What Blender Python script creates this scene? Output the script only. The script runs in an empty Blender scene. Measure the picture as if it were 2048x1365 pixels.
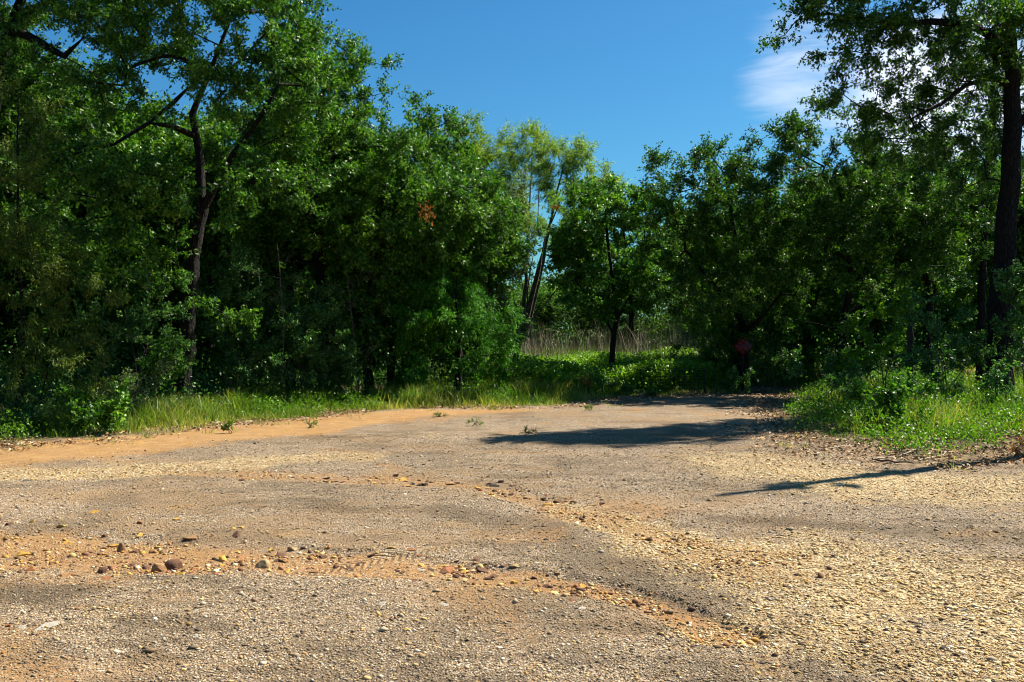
import bpy, math, random
import numpy as np
from mathutils import Vector

random.seed(11)
rng = np.random.default_rng(11)
S = bpy.context.scene
COL = S.collection
F = 1991.0; HOR = 655.0; CH = 1.6

# ------------------------------------------------------------------ helpers
def P(px, py, d):
    """point that stands at depth d and shows at photo pixel px,py"""
    return np.array([(px-1024)/F*d, d, CH+(HOR-py)/F*d])
def G(px, py):
    d = CH*F/(py-HOR)
    return np.array([(px-1024)/F*d, d])

def _hash(ix, iy, s):
    h = (ix.astype(np.int64)*374761393 + iy.astype(np.int64)*668265263 + s*974711) & 0x7fffffff
    h = ((h ^ (h >> 13))*1274126177) & 0x7fffffff
    return ((h ^ (h >> 16)) & 0xffff)/65535.0
def vnoise(x, y, s=0):
    x = np.asarray(x, float); y = np.asarray(y, float)
    ix = np.floor(x); iy = np.floor(y); fx = x-ix; fy = y-iy
    fx = fx*fx*(3-2*fx); fy = fy*fy*(3-2*fy)
    a = _hash(ix, iy, s); b = _hash(ix+1, iy, s); c = _hash(ix, iy+1, s); d = _hash(ix+1, iy+1, s)
    return (a*(1-fx)+b*fx)*(1-fy)+(c*(1-fx)+d*fx)*fy
def fbm(x, y, o=4, s=0):
    v = 0; a = .5; t = 0
    for k in range(o):
        v = v+a*vnoise(x, y, s+k); t += a; x = x*2.03+7.1; y = y*2.03+3.7; a *= .5
    return v/t
def sstep(a, b, x):
    t = np.clip((x-a)/(b-a), 0, 1); return t*t*(3-2*t)

def new_mesh(name, verts, sizes, idx, mat=None, attrs=None, smooth=False):
    """sizes: polygon sizes, idx: flat vertex indices"""
    me = bpy.data.meshes.new(name)
    verts = np.ascontiguousarray(verts, dtype=np.float32)
    sizes = np.asarray(sizes, dtype=np.int32); idx = np.ascontiguousarray(idx, dtype=np.int32).ravel()
    me.vertices.add(len(verts)); me.vertices.foreach_set('co', verts.ravel())
    me.loops.add(len(idx)); me.loops.foreach_set('vertex_index', idx)
    st = np.zeros(len(sizes), np.int32); st[1:] = np.cumsum(sizes)[:-1]
    me.polygons.add(len(sizes)); me.polygons.foreach_set('loop_start', st)
    me.update(calc_edges=True)
    if smooth: me.polygons.foreach_set('use_smooth', np.ones(len(sizes), bool))
    for k, v in (attrs or {}).items():
        v = np.ascontiguousarray(v, dtype=np.float32)
        if v.ndim == 1:
            a = me.attributes.new(k, 'FLOAT', 'POINT'); a.data.foreach_set('value', v)
        else:
            a = me.attributes.new(k, 'FLOAT_COLOR', 'POINT')
            if v.shape[1] == 3: v = np.hstack([v, np.ones((len(v), 1), np.float32)])
            a.data.foreach_set('color', np.ascontiguousarray(v, dtype=np.float32).ravel())
    if mat: me.materials.append(mat)
    return me
def link(name, me, parent=None, loc=None):
    o = bpy.data.objects.new(name, me); COL.objects.link(o)
    if loc is not None: o.location = loc
    if parent: o.parent = parent
    return o
def tag(o, label=None, cat=None, group=None, kind=None):
    if label: o['label'] = label
    if cat: o['category'] = cat
    if group: o['group'] = group
    if kind: o['kind'] = kind
    return o
def thing(name, loc, label, cat, group=None, rz=0):
    o = bpy.data.objects.new(name, None); COL.objects.link(o); o.empty_display_size = .3
    o.location = loc; o.rotation_euler = (0, 0, rz)
    return tag(o, label, cat, group)
def norm(v):
    return v/np.maximum(np.linalg.norm(v, axis=-1, keepdims=True), 1e-9)

# ------------------------------------------------------------------ materials
class NT:
    def __init__(self, name):
        self.m = bpy.data.materials.new(name); self.m.use_nodes = True
        self.t = self.m.node_tree; self.t.nodes.clear()
        self.out = self.n('ShaderNodeOutputMaterial')
    def n(self, ty, **kw):
        nd = self.t.nodes.new(ty)
        for k, v in kw.items(): setattr(nd, k, v)
        return nd
    def l(self, a, b): self.t.links.new(a, b)
    def val(self, sock, v):
        if hasattr(v, 'is_linked') or isinstance(v, bpy.types.NodeSocket): self.l(v, sock)
        else: sock.default_value = v
    def math(self, op, a, b=0.0, clamp=False):
        nd = self.n('ShaderNodeMath', operation=op, use_clamp=clamp); self.val(nd.inputs[0], a); self.val(nd.inputs[1], b); return nd.outputs[0]
    def mix(self, f, a, b, mode='MIX'):
        nd = self.n('ShaderNodeMix', data_type='RGBA', blend_type=mode)
        self.val(nd.inputs[0], f); self.val(nd.inputs[6], a if not isinstance(a, tuple) else (*a[:3], 1)); self.val(nd.inputs[7], b if not isinstance(b, tuple) else (*b[:3], 1)); return nd.outputs[2]
    def ramp(self, f, stops, interp='LINEAR'):
        nd = self.n('ShaderNodeValToRGB'); cr = nd.color_ramp; cr.interpolation = interp
        while len(cr.elements) < len(stops): cr.elements.new(.5)
        for e, (p, c) in zip(cr.elements, stops):
            e.position = p; e.color = (c, c, c, 1) if isinstance(c, (int, float)) else (*c, 1)
        self.l(f, nd.inputs[0]); return nd.outputs[0]
    def attr(self, name): return self.n('ShaderNodeAttribute', attribute_name=name)
    def noise(self, vec, scale, detail=3, rough=.55):
        nd = self.n('ShaderNodeTexNoise'); nd.inputs['Scale'].default_value = scale; nd.inputs['Detail'].default_value = detail
        nd.inputs['Roughness'].default_value = rough
        if vec is not None: self.l(vec, nd.inputs['Vector'])
        return nd.outputs['Fac']
    def vor(self, vec, scale, feature='F1'):
        nd = self.n('ShaderNodeTexVoronoi', feature=feature); nd.inputs['Scale'].default_value = scale
        if vec is not None: self.l(vec, nd.inputs['Vector'])
        return nd

def leaf_mat(name, dark, mid, light, rough=.38, transl=.35, spec=.5, tscale=(1.5, 1.6, .7)):
    k = NT(name)
    tone = k.attr('tone').outputs['Fac']
    c = k.ramp(tone, [(0, dark), (.5, mid), (1, light)])
    pb = k.n('ShaderNodeBsdfPrincipled'); k.l(c, pb.inputs['Base Color'])
    pb.inputs['Roughness'].default_value = rough
    pb.inputs['Specular IOR Level'].default_value = spec
    tr = k.n('ShaderNodeBsdfTranslucent')
    tc = k.mix(1.0, c, tscale, 'MULTIPLY'); k.l(tc, tr.inputs['Color'])
    ms = k.n('ShaderNodeMixShader'); ms.inputs[0].default_value = transl
    k.l(pb.outputs[0], ms.inputs[1]); k.l(tr.outputs[0], ms.inputs[2]); k.l(ms.outputs[0], k.out.inputs['Surface'])
    return k.m
def bark_mat(name, c1, c2, scale=14):
    k = NT(name)
    tc = k.n('ShaderNodeTexCoord'); mp = k.n('ShaderNodeMapping'); mp.inputs['Scale'].default_value = (1, 1, .25)
    k.l(tc.outputs['Object'], mp.inputs['Vector'])
    v = k.vor(mp.outputs[0], scale*1.4, 'DISTANCE_TO_EDGE'); n = k.noise(mp.outputs[0], scale, 5)
    f = k.math('MULTIPLY', k.math('MINIMUM', k.math('MULTIPLY', v.outputs['Distance'], 6.0), 1.0), n)
    c = k.ramp(f, [(.1, c1), (.6, c2)])
    pb = k.n('ShaderNodeBsdfPrincipled'); k.l(c, pb.inputs['Base Color']); pb.inputs['Roughness'].default_value = .9
    pb.inputs['Specular IOR Level'].default_value = .2
    bp = k.n('ShaderNodeBump'); bp.inputs['Strength'].default_value = .9; bp.inputs['Distance'].default_value = .03
    k.l(f, bp.inputs['Height']); k.l(bp.outputs[0], pb.inputs['Normal']); k.l(pb.outputs[0], k.out.inputs['Surface'])
    return k.m
def col_mat(name, rough=.85, bump=0, bscale=60, spec=.25):
    """base colour from the per-vertex attribute col, broken up by noise"""
    k = NT(name)
    a = k.attr('col').outputs['Color']; tc = k.n('ShaderNodeTexCoord').outputs['Object']
    n = k.noise(tc, bscale, 4)
    c = k.mix(1.0, a, k.ramp(n, [(.25, .6), (.75, 1.3)]), 'MULTIPLY')
    pb = k.n('ShaderNodeBsdfPrincipled'); k.l(c, pb.inputs['Base Color']); pb.inputs['Roughness'].default_value = rough
    pb.inputs['Specular IOR Level'].default_value = spec
    if bump:
        bp = k.n('ShaderNodeBump'); bp.inputs['Strength'].default_value = .8; bp.inputs['Distance'].default_value = bump
        k.l(n, bp.inputs['Height']); k.l(bp.outputs[0], pb.inputs['Normal'])
    k.l(pb.outputs[0], k.out.inputs['Surface'])
    return k.m
def plain_mat(name, c, rough=.6, metal=0, nscale=25):
    k = NT(name); tc = k.n('ShaderNodeTexCoord').outputs['Object']
    n = k.noise(tc, nscale, 4)
    cc = k.mix(1.0, c, k.ramp(n, [(.3, .65), (.7, 1.15)]), 'MULTIPLY')
    pb = k.n('ShaderNodeBsdfPrincipled'); k.l(cc, pb.inputs['Base Color']); pb.inputs['Roughness'].default_value = rough
    pb.inputs['Metallic'].default_value = metal
    k.l(pb.outputs[0], k.out.inputs['Surface']); return k.m

M = {}
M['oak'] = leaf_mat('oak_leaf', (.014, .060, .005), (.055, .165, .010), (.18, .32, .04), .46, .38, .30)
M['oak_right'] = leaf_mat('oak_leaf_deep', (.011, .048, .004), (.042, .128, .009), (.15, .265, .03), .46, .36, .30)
M['yaupon'] = leaf_mat('yaupon_leaf', (.015, .06, .012), (.050, .145, .024), (.16, .27, .075), .44, .36, .34)
M['bright'] = leaf_mat('bright_leaf', (.045, .12, .004), (.09, .21, .007), (.17, .30, .015), .45, .42, .4)
M['cedar'] = leaf_mat('cedar_needle', (.03, .06, .005), (.075, .125, .010), (.15, .19, .02), .6, .3, .25)
M['juniper'] = leaf_mat('juniper_needle', (.014, .075, .004), (.045, .18, .010), (.11, .28, .02), .6, .3, .2)
M['willow'] = leaf_mat('willow_leaf', (.07, .14, .012), (.14, .23, .025), (.24, .32, .05), .5, .5, .3)
M['grey'] = leaf_mat('grey_leaf', (.05, .085, .03), (.10, .15, .06), (.17, .22, .10), .5, .35, .4)
M['far'] = leaf_mat('far_leaf', (.02, .055, .008), (.045, .10, .014), (.09, .15, .025), .7, .35, .1)
M['dead'] = leaf_mat('dead_leaf', (.14, .05, .012), (.30, .12, .02), (.45, .22, .05), .7, .4, .2, (1.2, 1.1, .8))
M['grass'] = leaf_mat('grass_blade', (.045, .115, .006), (.11, .20, .014), (.38, .34, .09), .5, .4, .35)
M['bark'] = bark_mat('oak_bark', (.004, .0035, .003), (.019, .0165, .013))
M['bark_willow'] = bark_mat('willow_bark', (.03, .025, .018), (.11, .095, .072))
M['bark_grey'] = bark_mat('twig_bark', (.04, .033, .026), (.17, .145, .115), 40)
M['stalk'] = col_mat('dry_stalk', .8)
M['litter'] = col_mat('leaf_litter', .8, 0, 30)
M['gravel'] = col_mat('gravel_stone', .85, 0, 90)
M['rock'] = col_mat('field_rock', .85, .006, 22)
M['post'] = plain_mat('post_wood', (.018, .014, .011), .9)
M['wire'] = plain_mat('dark_wire', (.02, .02, .02), .6, .5)

# ------------------------------------------------------------------ the ground plan (world metres)
edge_px = [(0, 897), (200, 877), (350, 864), (500, 843), (620, 833), (720, 823), (800, 820), (900, 815), (1000, 814), (1100, 810),
           (1200, 802), (1290, 794), (1400, 790), (1480, 786), (1510, 776), (1570, 774), (1575, 795), (1545, 822), (1535, 850), (1590, 878),
           (1680, 890), (1730, 912), (1850, 935), (1950, 936), (2048, 918)]
edge = [G(*p) for p in edge_px]
poly = np.array([(-30, 8), (-16, 10.5)] + [tuple(e) for e in edge] + [(9.5, 12.6), (30, 14), (40, -20), (-40, -20)])
def seg_dist(x, y, a, b):
    dx, dy = b[0]-a[0], b[1]-a[1]
    t = np.clip(((x-a[0])*dx+(y-a[1])*dy)/(dx*dx+dy*dy), 0, 1)
    return np.hypot(x-a[0]-t*dx, y-a[1]-t*dy), t
def verge(x, y):
    """signed distance to the gravel yard's edge: positive in the vegetation"""
    x = np.asarray(x, float); y = np.asarray(y, float)
    x2 = x+(fbm(x*1.1, y*1.1, 3, 40)-.5)*.9; y2 = y+(fbm(x*1.1, y*1.1, 3, 50)-.5)*.9
    d = np.full(x2.shape, 1e9); ins = np.zeros(x2.shape, bool)
    n = len(poly)
    for i in range(n):
        a = poly[i]; b = poly[(i+1) % n]
        dd, _ = seg_dist(x2, y2, a, b); d = np.minimum(d, dd)
        c = ((a[1] > y2) != (b[1] > y2))
        if a[1] != b[1]:
            ins ^= c & (x2 < (b[0]-a[0])*(y2-a[1])/(b[1]-a[1])+a[0])
    return np.where(ins, -d, d)
def band(x, y, pts):
    """pts: (px,py,halfwidth m); 1 in the middle of the band, 0 at its sides"""
    best = np.zeros(np.shape(x))
    q = [(*G(p[0], p[1]), p[2]) for p in pts]
    for a, b in zip(q[:-1], q[1:]):
        d, t = seg_dist(x, y, a, b); w = a[2]*(1-t)+b[2]*t
        best = np.maximum(best, 1-d/w)
    return np.clip(best, 0, 1)
def gz(x, y):
    x = np.asarray(x, float); y = np.asarray(y, float)
    s = verge(x, y)
    z = (fbm(x*.5, y*.5, 3, 3)-.5)*.10*sstep(2, 9, y)+(fbm(x*2.2, y*2.2, 3, 9)-.5)*.030
    z = z + sstep(0, 3.0, s)*(.05+.16*sstep(0, 5, x)) + sstep(3, 9, s)*.12*(fbm(x*.4, y*.4, 2, 5))
    # worn bands lie a little lower than the chip seal, with a real lip
    near = band(x, y, NEAR); far = band(x, y, FARB)
    z = z - .03*sstep(.05, .35, near+(fbm(x*6, y*6, 2, 8)-.5)*.3) - .022*sstep(.1, .5, far)
    return z
NEAR = [(-250, 1085, .95), (0, 1095, .85), (250, 1110, .72), (450, 1118, .6), (650, 1128, .42), (850, 1138, .42), (1000, 1150, .36), (1180, 1175, .28), (1300, 1205, .2), (1450, 1270, .25)]
FARB = [(330, 945, .25), (560, 950, .5), (800, 965, .42), (960, 975, .36), (1060, 1002, .3), (1160, 1030, .32), (1300, 1065, .45), (1500, 1120, .9)]
LINE3 = [(640, 905, .3), (850, 905, .28), (1100, 909, .28), (1260, 912, .15)]
SAND = [(-300, 915, 1.3), (0, 912, 1.5), (150, 900, 1.5), (350, 880, 1.3), (520, 862, 1.5), (700, 838, 1.2), (850, 826, 1.0), (1000, 822, .6), (1080, 818, .3)]
PALE = [(-200, 950, .8), (100, 952, .75), (300, 938, .9), (520, 925, .8), (700, 915, .6)]
YEL = [(1120, 1015, .25), (1230, 1045, .5), (1380, 1095, .8), (1600, 1130, 1.4), (1850, 1180, 1.7), (2300, 1250, 2)]
YEL2 = [(1500, 925, 1.1), (1750, 965, 1.6), (2100, 985, 1.8), (2500, 1000, 2)]
YEL3 = [(1400, 1260, .3), (1600, 1270, .55), (1800, 1290, .8), (2100, 1340, 1.4)]
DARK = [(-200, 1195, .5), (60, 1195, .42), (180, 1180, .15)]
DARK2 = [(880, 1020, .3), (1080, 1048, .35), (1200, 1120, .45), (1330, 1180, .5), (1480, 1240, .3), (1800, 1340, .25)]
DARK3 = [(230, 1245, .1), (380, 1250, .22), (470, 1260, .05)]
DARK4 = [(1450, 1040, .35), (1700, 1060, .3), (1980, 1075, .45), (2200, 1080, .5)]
FAR_RED = [(1250, 862, .5), (1400, 868, .9), (1560, 862, .9), (1640, 882, .5)]
TREAD = [(520, 1160, .03), (640, 1138, .13), (720, 1124, .17), (820, 1106, .13), (960, 1085, .03)]
def masks(x, y):
    w = fbm(x*1.7, y*1.7, 4, 21)-.5; w2 = fbm(x*5, y*5, 3, 31)-.5
    nb = band(x, y, NEAR); fb = band(x, y, FARB)
    dirt = np.maximum.reduce([sstep(.05, .6, nb+w*.8+w2*.5)*sstep(0, .08, nb), sstep(.1, .7, fb+w*.8+w2*.5)*.8*sstep(0, .1, fb)*sstep(3.2, 1, x),
                              sstep(.02, .45, band(x, y, SAND)+w*.7+w2*.3), .55*sstep(.2, .9, band(x, y, LINE3)+w+w2*.6),
                              .7*sstep(.72, .86, fbm(x*.8+4, y*.8, 3, 61)+.08)])
    yel = np.maximum.reduce([sstep(.0, .75, band(x, y, YEL)+w*.7+w2*.5), sstep(.0, .8, band(x, y, YEL2)+w*.8+w2*.4), .8*sstep(.05, .7, band(x, y, YEL3)+w*.8),
                             .8*sstep(.1, .6, band(x, y, PALE)+w*.9+w2*.4)])
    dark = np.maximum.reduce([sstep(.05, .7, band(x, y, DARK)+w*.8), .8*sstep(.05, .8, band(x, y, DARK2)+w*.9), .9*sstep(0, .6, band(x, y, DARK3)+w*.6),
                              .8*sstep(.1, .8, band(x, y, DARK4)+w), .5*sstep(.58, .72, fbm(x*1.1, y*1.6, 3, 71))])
    return dirt, yel, dark, nb, fb, w

def dust(x, y): return sstep(.49, .64, .6*fbm(x*.9+2, y*1.5, 4, 121)+.4*fbm(x*4, y*6, 3, 131))
def stain(x, y): return sstep(.50, .66, .45*fbm(x*.9+9, y*2.2, 4, 141)+.55*fbm(x*5, y*11, 5, 151))
def bright(x, y): return .78+.5*fbm(x*.5, y*1.1, 4, 161)
def weather(c, x, y, dark):
    rq = _hash((x*977).astype(int), (y*991).astype(int), 7); r2 = _hash((x*877).astype(int), (y*911).astype(int), 9)
    d = (.65*sstep(.35, .75, dust(x, y)*.65+rq*.5))[:, None]; c = c*(1-d)+np.array([.27, .18, .095])*d
    t = (.55*sstep(.45, .8, np.clip(stain(x, y)*.6+dark*.65, 0, .8)+r2*.4))[:, None]; c = c*(1-t)+np.array([.11, .078, .045])*t
    return c*bright(x, y)[:, None]
# ------------------------------------------------------------------ ground sheet
def build_ground():
    ys = [2.6]
    while ys[-1] < 40: ys.append(ys[-1]*1.0055+.002)
    while ys[-1] < 900: ys.append(ys[-1]*1.12)
    ys = np.array([-60, -20, -5, 0, 1.5]+ys)
    core = np.linspace(-13.5, 13.5, 620)
    side = []; v = 13.7
    while v < 900: side.append(v); v = v*1.06+.1
    xs = np.concatenate([-np.array(side[::-1]), core, side])
    X, Y = np.meshgrid(xs, ys)
    x = X.ravel(); y = Y.ravel()
    z = gz(x, y)
    dirt, yel, dark, nb, fb, w = masks(x, y)
    s = verge(x, y)
    nx, ny = len(xs), len(ys)
    i = np.arange((ny-1)*nx).reshape(ny-1, nx)[:, :-1].ravel()
    idx = np.stack([i, i+1, i+1+nx, i+nx], 1)
    k = NT('ground_surface')
    tc = k.n('ShaderNodeTexCoord').outputs['Object']
    mp = k.n('ShaderNodeMapping'); k.l(tc, mp.inputs['Vector'])
    dirtA = k.attr('dirt').outputs['Fac']; yelA = k.attr('yellow').outputs['Fac']; darkA = k.attr('dark').outputs['Fac']; vegA = k.attr('veg').outputs['Fac']
    mw = k.n('ShaderNodeMapping'); mw.inputs['Scale'].default_value = (.7, 2.0, 1); mw.inputs['Rotation'].default_value = (0, 0, .12); k.l(tc, mw.inputs['Vector']); mpw = mw.outputs[0]
    # chip seal: small mixed chips set in dusty binder
    v1 = k.vor(tc, 78); v2 = k.vor(tc, 140); v3 = k.vor(tc, 32)
    big = k.noise(tc, 1.3, 5); mid = k.noise(tc, 6, 4); fine = k.noise(tc, 45, 3)
    sep = k.n('ShaderNodeSeparateColor'); k.l(v1.outputs['Color'], sep.inputs[0])
    chip = k.ramp(sep.outputs[0], [(0, (.035, .027, .018)), (.2, (.14, .10, .06)), (.4, (.38, .275, .165)), (.6, (.24, .16, .08)), (.8, (.52, .41, .26)), (1, (.80, .67, .49))], 'LINEAR')
    sep2 = k.n('ShaderNodeSeparateColor'); k.l(v2.outputs['Color'], sep2.inputs[0])
    chip2 = k.ramp(sep2.outputs[1], [(0, (.06, .05, .04)), (.5, (.26, .20, .14)), (1, (.52, .43, .32))])
    chip = k.mix(.3, chip, chip2)
    gap = k.ramp(v1.outputs['Distance'], [(.25, 1.0), (.75, .45)])
    chip = k.mix(.85, chip, gap, 'MULTIPLY')
    chip = k.mix(k.ramp(k.math('ADD', k.math('MULTIPLY', k.attr('dust').outputs['Fac'], .65), k.math('MULTIPLY', sep.outputs[1], .5)), [(.35, 0), (.75, .7)]), chip, (.25, .165, .085))
    chip = k.mix(k.ramp(k.math('ADD', k.math('MULTIPLY', k.attr('stain').outputs['Fac'], .6), k.math('MULTIPLY', sep2.outputs[0], .4)), [(.45, 0), (.8, .5)]), chip, (.085, .058, .032))
    chip = k.mix(1.0, chip, k.attr('bright').outputs['Color'], 'MULTIPLY')
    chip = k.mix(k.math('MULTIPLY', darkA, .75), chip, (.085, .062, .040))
    chip = k.mix(1.0, chip, (.90, .88, .90), 'MULTIPLY')
    # yellow gravel
    sep3 = k.n('ShaderNodeSeparateColor'); k.l(v3.outputs['Color'], sep3.inputs[0])
    yg = k.ramp(sep3.outputs[0], [(0, (.24, .15, .06)), (.3, (.48, .32, .13)), (.6, (.62, .43, .19)), (.85, (.72, .54, .28)), (1, (.84, .71, .47))])
    yg = k.mix(.35, yg, chip2); yg = k.mix(.8, yg, k.ramp(v3.outputs['Distance'], [(.3, 1.0), (.85, .5)]), 'MULTIPLY')
    yf = k.math('ADD', yelA, k.math('MULTIPLY', k.math('SUBTRACT', k.math('MULTIPLY', k.math('ADD', sep.outputs[1], mid), .5), .5), 1.1))
    yfac = k.ramp(yf, [(.25, 0), (.7, 1)])
    c = k.mix(yfac, chip, yg)
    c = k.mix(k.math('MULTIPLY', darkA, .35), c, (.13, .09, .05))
    # orange dirt
    grit_c = k.mix(.5, chip2, (.36, .22, .10))
    dcol = k.ramp(mid, [(.3, (.21, .11, .032)), (.55, (.32, .17, .045)), (.75, (.42, .24, .075))])
    grit = k.ramp(sep.outputs[0], [(0, .25), (.35, .8), (.7, 1.1), (1, 1.9)])
    dcol = k.mix(k.ramp(k.noise(tc, 3.2, 6, .7), [(.42, 0), (.6, .75)]), dcol, (.20, .10, .032))
    dcol = k.mix(k.ramp(k.noise(mpw, 5, 5, .7), [(.5, 0), (.7, .8)]), dcol, grit_c)
    dcol = k.mix(k.math('SUBTRACT', 1.0, k.attr('clean').outputs['Fac']), dcol, k.mix(1.0, dcol, grit, 'MULTIPLY'))
    dcol = k.mix(k.math('MULTIPLY', k.math('SUBTRACT', 1.0, k.attr('clean').outputs['Fac']), .55), dcol, (.19, .090, .030))
    dcol = k.mix(.2, dcol, k.ramp(fine, [(.3, (.2, .09, .03)), (.7, (.6, .36, .15))]))
    df = k.math('ADD', dirtA, k.math('MULTIPLY', k.math('SUBTRACT', k.math('MULTIPLY', k.math('ADD', k.math('ADD', sep.outputs[2], fine), k.noise(mpw, 4.5, 6, .7)), .3333), .5), 1.9))
    dfac = k.ramp(df, [(.40, 0), (1.0, .95)])
    c = k.mix(dfac, c, dcol)
    # soil and litter under the plants
    soil = k.ramp(k.noise(tc, 9, 5), [(.3, (.05, .035, .018)), (.5, (.12, .082, .042)), (.7, (.24, .17, .09))])
    vf = k.ramp(k.math('ADD', vegA, k.math('MULTIPLY', k.math('SUBTRACT', fine, .5), .8)), [(.35, 0), (.65, 1)])
    c = k.mix(vf, c, soil)
    pb = k.n('ShaderNodeBsdfPrincipled'); k.l(c, pb.inputs['Base Color']); pb.inputs['Roughness'].default_value = .9; pb.inputs['Specular IOR Level'].default_value = .2
    h1 = k.math('SUBTRACT', 1.0, v1.outputs['Distance']); h3 = k.math('SUBTRACT', 1.0, v3.outputs['Distance'])
    # a few chips stand proud
    h1 = k.math('ADD', h1, k.math('MULTIPLY', sep.outputs[1], .8))
    h3 = k.math('ADD', h3, k.math('MULTIPLY', sep3.outputs[1], .8))
    hh = k.math('ADD', k.math('MULTIPLY', h1, .008), k.math('MULTIPLY', k.math('MULTIPLY', h3, yfac), .022))
    hh = k.math('MULTIPLY', hh, k.math('SUBTRACT', 1.0, k.math('MULTIPLY', dfac, .8)))
    hh = k.math('ADD', hh, k.math('MULTIPLY', fine, .006))
    # tread print pressed into the near dirt
    tr = k.attr('tread').outputs['Fac']
    sx = k.n('ShaderNodeSeparateXYZ'); mp2 = k.n('ShaderNodeMapping'); mp2.inputs['Rotation'].default_value = (0, 0, math.radians(-37)); k.l(tc, mp2.inputs['Vector']); k.l(mp2.outputs[0], sx.inputs[0])
    chev = k.math('SINE', k.math('MULTIPLY', k.math('ADD', sx.outputs[0], k.math('MULTIPLY', k.math('ABSOLUTE', k.math('SUBTRACT', sx.outputs[1], 6.07)), .8)), 2*math.pi/.058))
    chev = k.math('MULTIPLY', k.math('ADD', chev, 1.0), .5)
    hh = k.math('ADD', hh, k.math('MULTIPLY', k.math('MULTIPLY', chev, tr), .016))
    bp = k.n('ShaderNodeBump'); bp.inputs['Strength'].default_value = 1.0; bp.inputs['Distance'].default_value = 1.0
    k.l(hh, bp.inputs['Height']); k.l(bp.outputs[0], pb.inputs['Normal'])
    k.l(pb.outputs[0], k.out.inputs['Surface'])
    TR = band(x, y, TREAD)
    me = new_mesh('ground', np.stack([x, y, z], 1), np.full(len(idx), 4), idx, k.m,
                  {'dirt': dirt, 'yellow': yel, 'dark': dark, 'dust': dust(x, y), 'stain': stain(x, y), 'bright': np.repeat(bright(x, y)[:, None], 3, 1), 'clean': sstep(.15, .5, band(x, y, SAND)), 'veg': sstep(-.25, .3, s+(fbm(x*3, y*3, 3, 81)-.5)*.8), 'tread': sstep(.05, .8, TR+w*.9)*.8}, True)
    tag(link('ground', me), kind='structure')
build_ground()

# ------------------------------------------------------------------ stones
ico_v = []
_g = (1+5**.5)/2
for a in (-1, 1):
    for b in (-_g, _g): ico_v += [(0, a, b), (a, b, 0), (b, 0, a)]
ico_v = norm(np.array(ico_v))
def hull_faces(v):
    F_ = []
    n = len(v)
    for i in range(n):
        for j in range(i+1, n):
            for k_ in range(j+1, n):
                nn = np.cross(v[j]-v[i], v[k_]-v[i]); d = (v-v[i])@nn
                if np.all(d <= 1e-6): F_.append((i, j, k_))
                elif np.all(d >= -1e-6): F_.append((i, k_, j))
    return np.array(F_)
ico_f = hull_faces(ico_v)
oct_v = np.array([(1, 0, 0), (0, 1, 0), (-.9, .1, 0), (0, -1, .05), (.1, 0, .8), (0, 0, -.8)], float)
oct_f = hull_faces(oct_v)
def scatter_stones(pos, size, cols, base_v, base_f, flat=.55, seed=1):
    r = np.random.default_rng(seed); n = len(pos); m = len(base_v)
    v = np.tile(base_v, (n, 1, 1))*(1+r.uniform(-.42, .32, (n, m, 1)))
    sc = np.stack([r.uniform(.75, 1.25, n), r.uniform(.6, 1.0, n), r.uniform(.6, 1.3, n)*flat], 1)*size[:, None]
    v = v*sc[:, None, :]
    t = r.uniform(0, 2*math.pi, n); tl = r.normal(0, .22, n)
    y2 = v[..., 1]*np.cos(tl)[:, None]-v[..., 2]*np.sin(tl)[:, None]; z2 = v[..., 1]*np.sin(tl)[:, None]+v[..., 2]*np.cos(tl)[:, None]
    x2 = v[..., 0]*np.cos(t)[:, None]-y2*np.sin(t)[:, None]; y3 = v[..., 0]*np.sin(t)[:, None]+y2*np.cos(t)[:, None]
    v = np.stack([x2, y3, z2], -1)+pos[:, None, :]
    idx = (base_f[None]+(np.arange(n)*m)[:, None, None]).reshape(-1, 3)
    return v.reshape(-1, 3), idx, np.repeat(cols, m, 0)
pal_y = np.array([(.68, .47, .20), (.56, .36, .13), (.76, .60, .34), (.48, .30, .11), (.64, .40, .12), (.80, .67, .44), (.16, .10, .05)])
pal_g = np.array([(.44, .33, .21), (.24, .17, .10), (.54, .43, .29), (.09, .065, .045), (.38, .25, .13), (.62, .51, .37), (.50, .32, .13)])
pal_d = np.array([(.50, .28, .06), (.22, .10, .045), (.15, .075, .04), (.36, .17, .05), (.54, .37, .14), (.11, .055, .03), (.28, .14, .07)])
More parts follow.
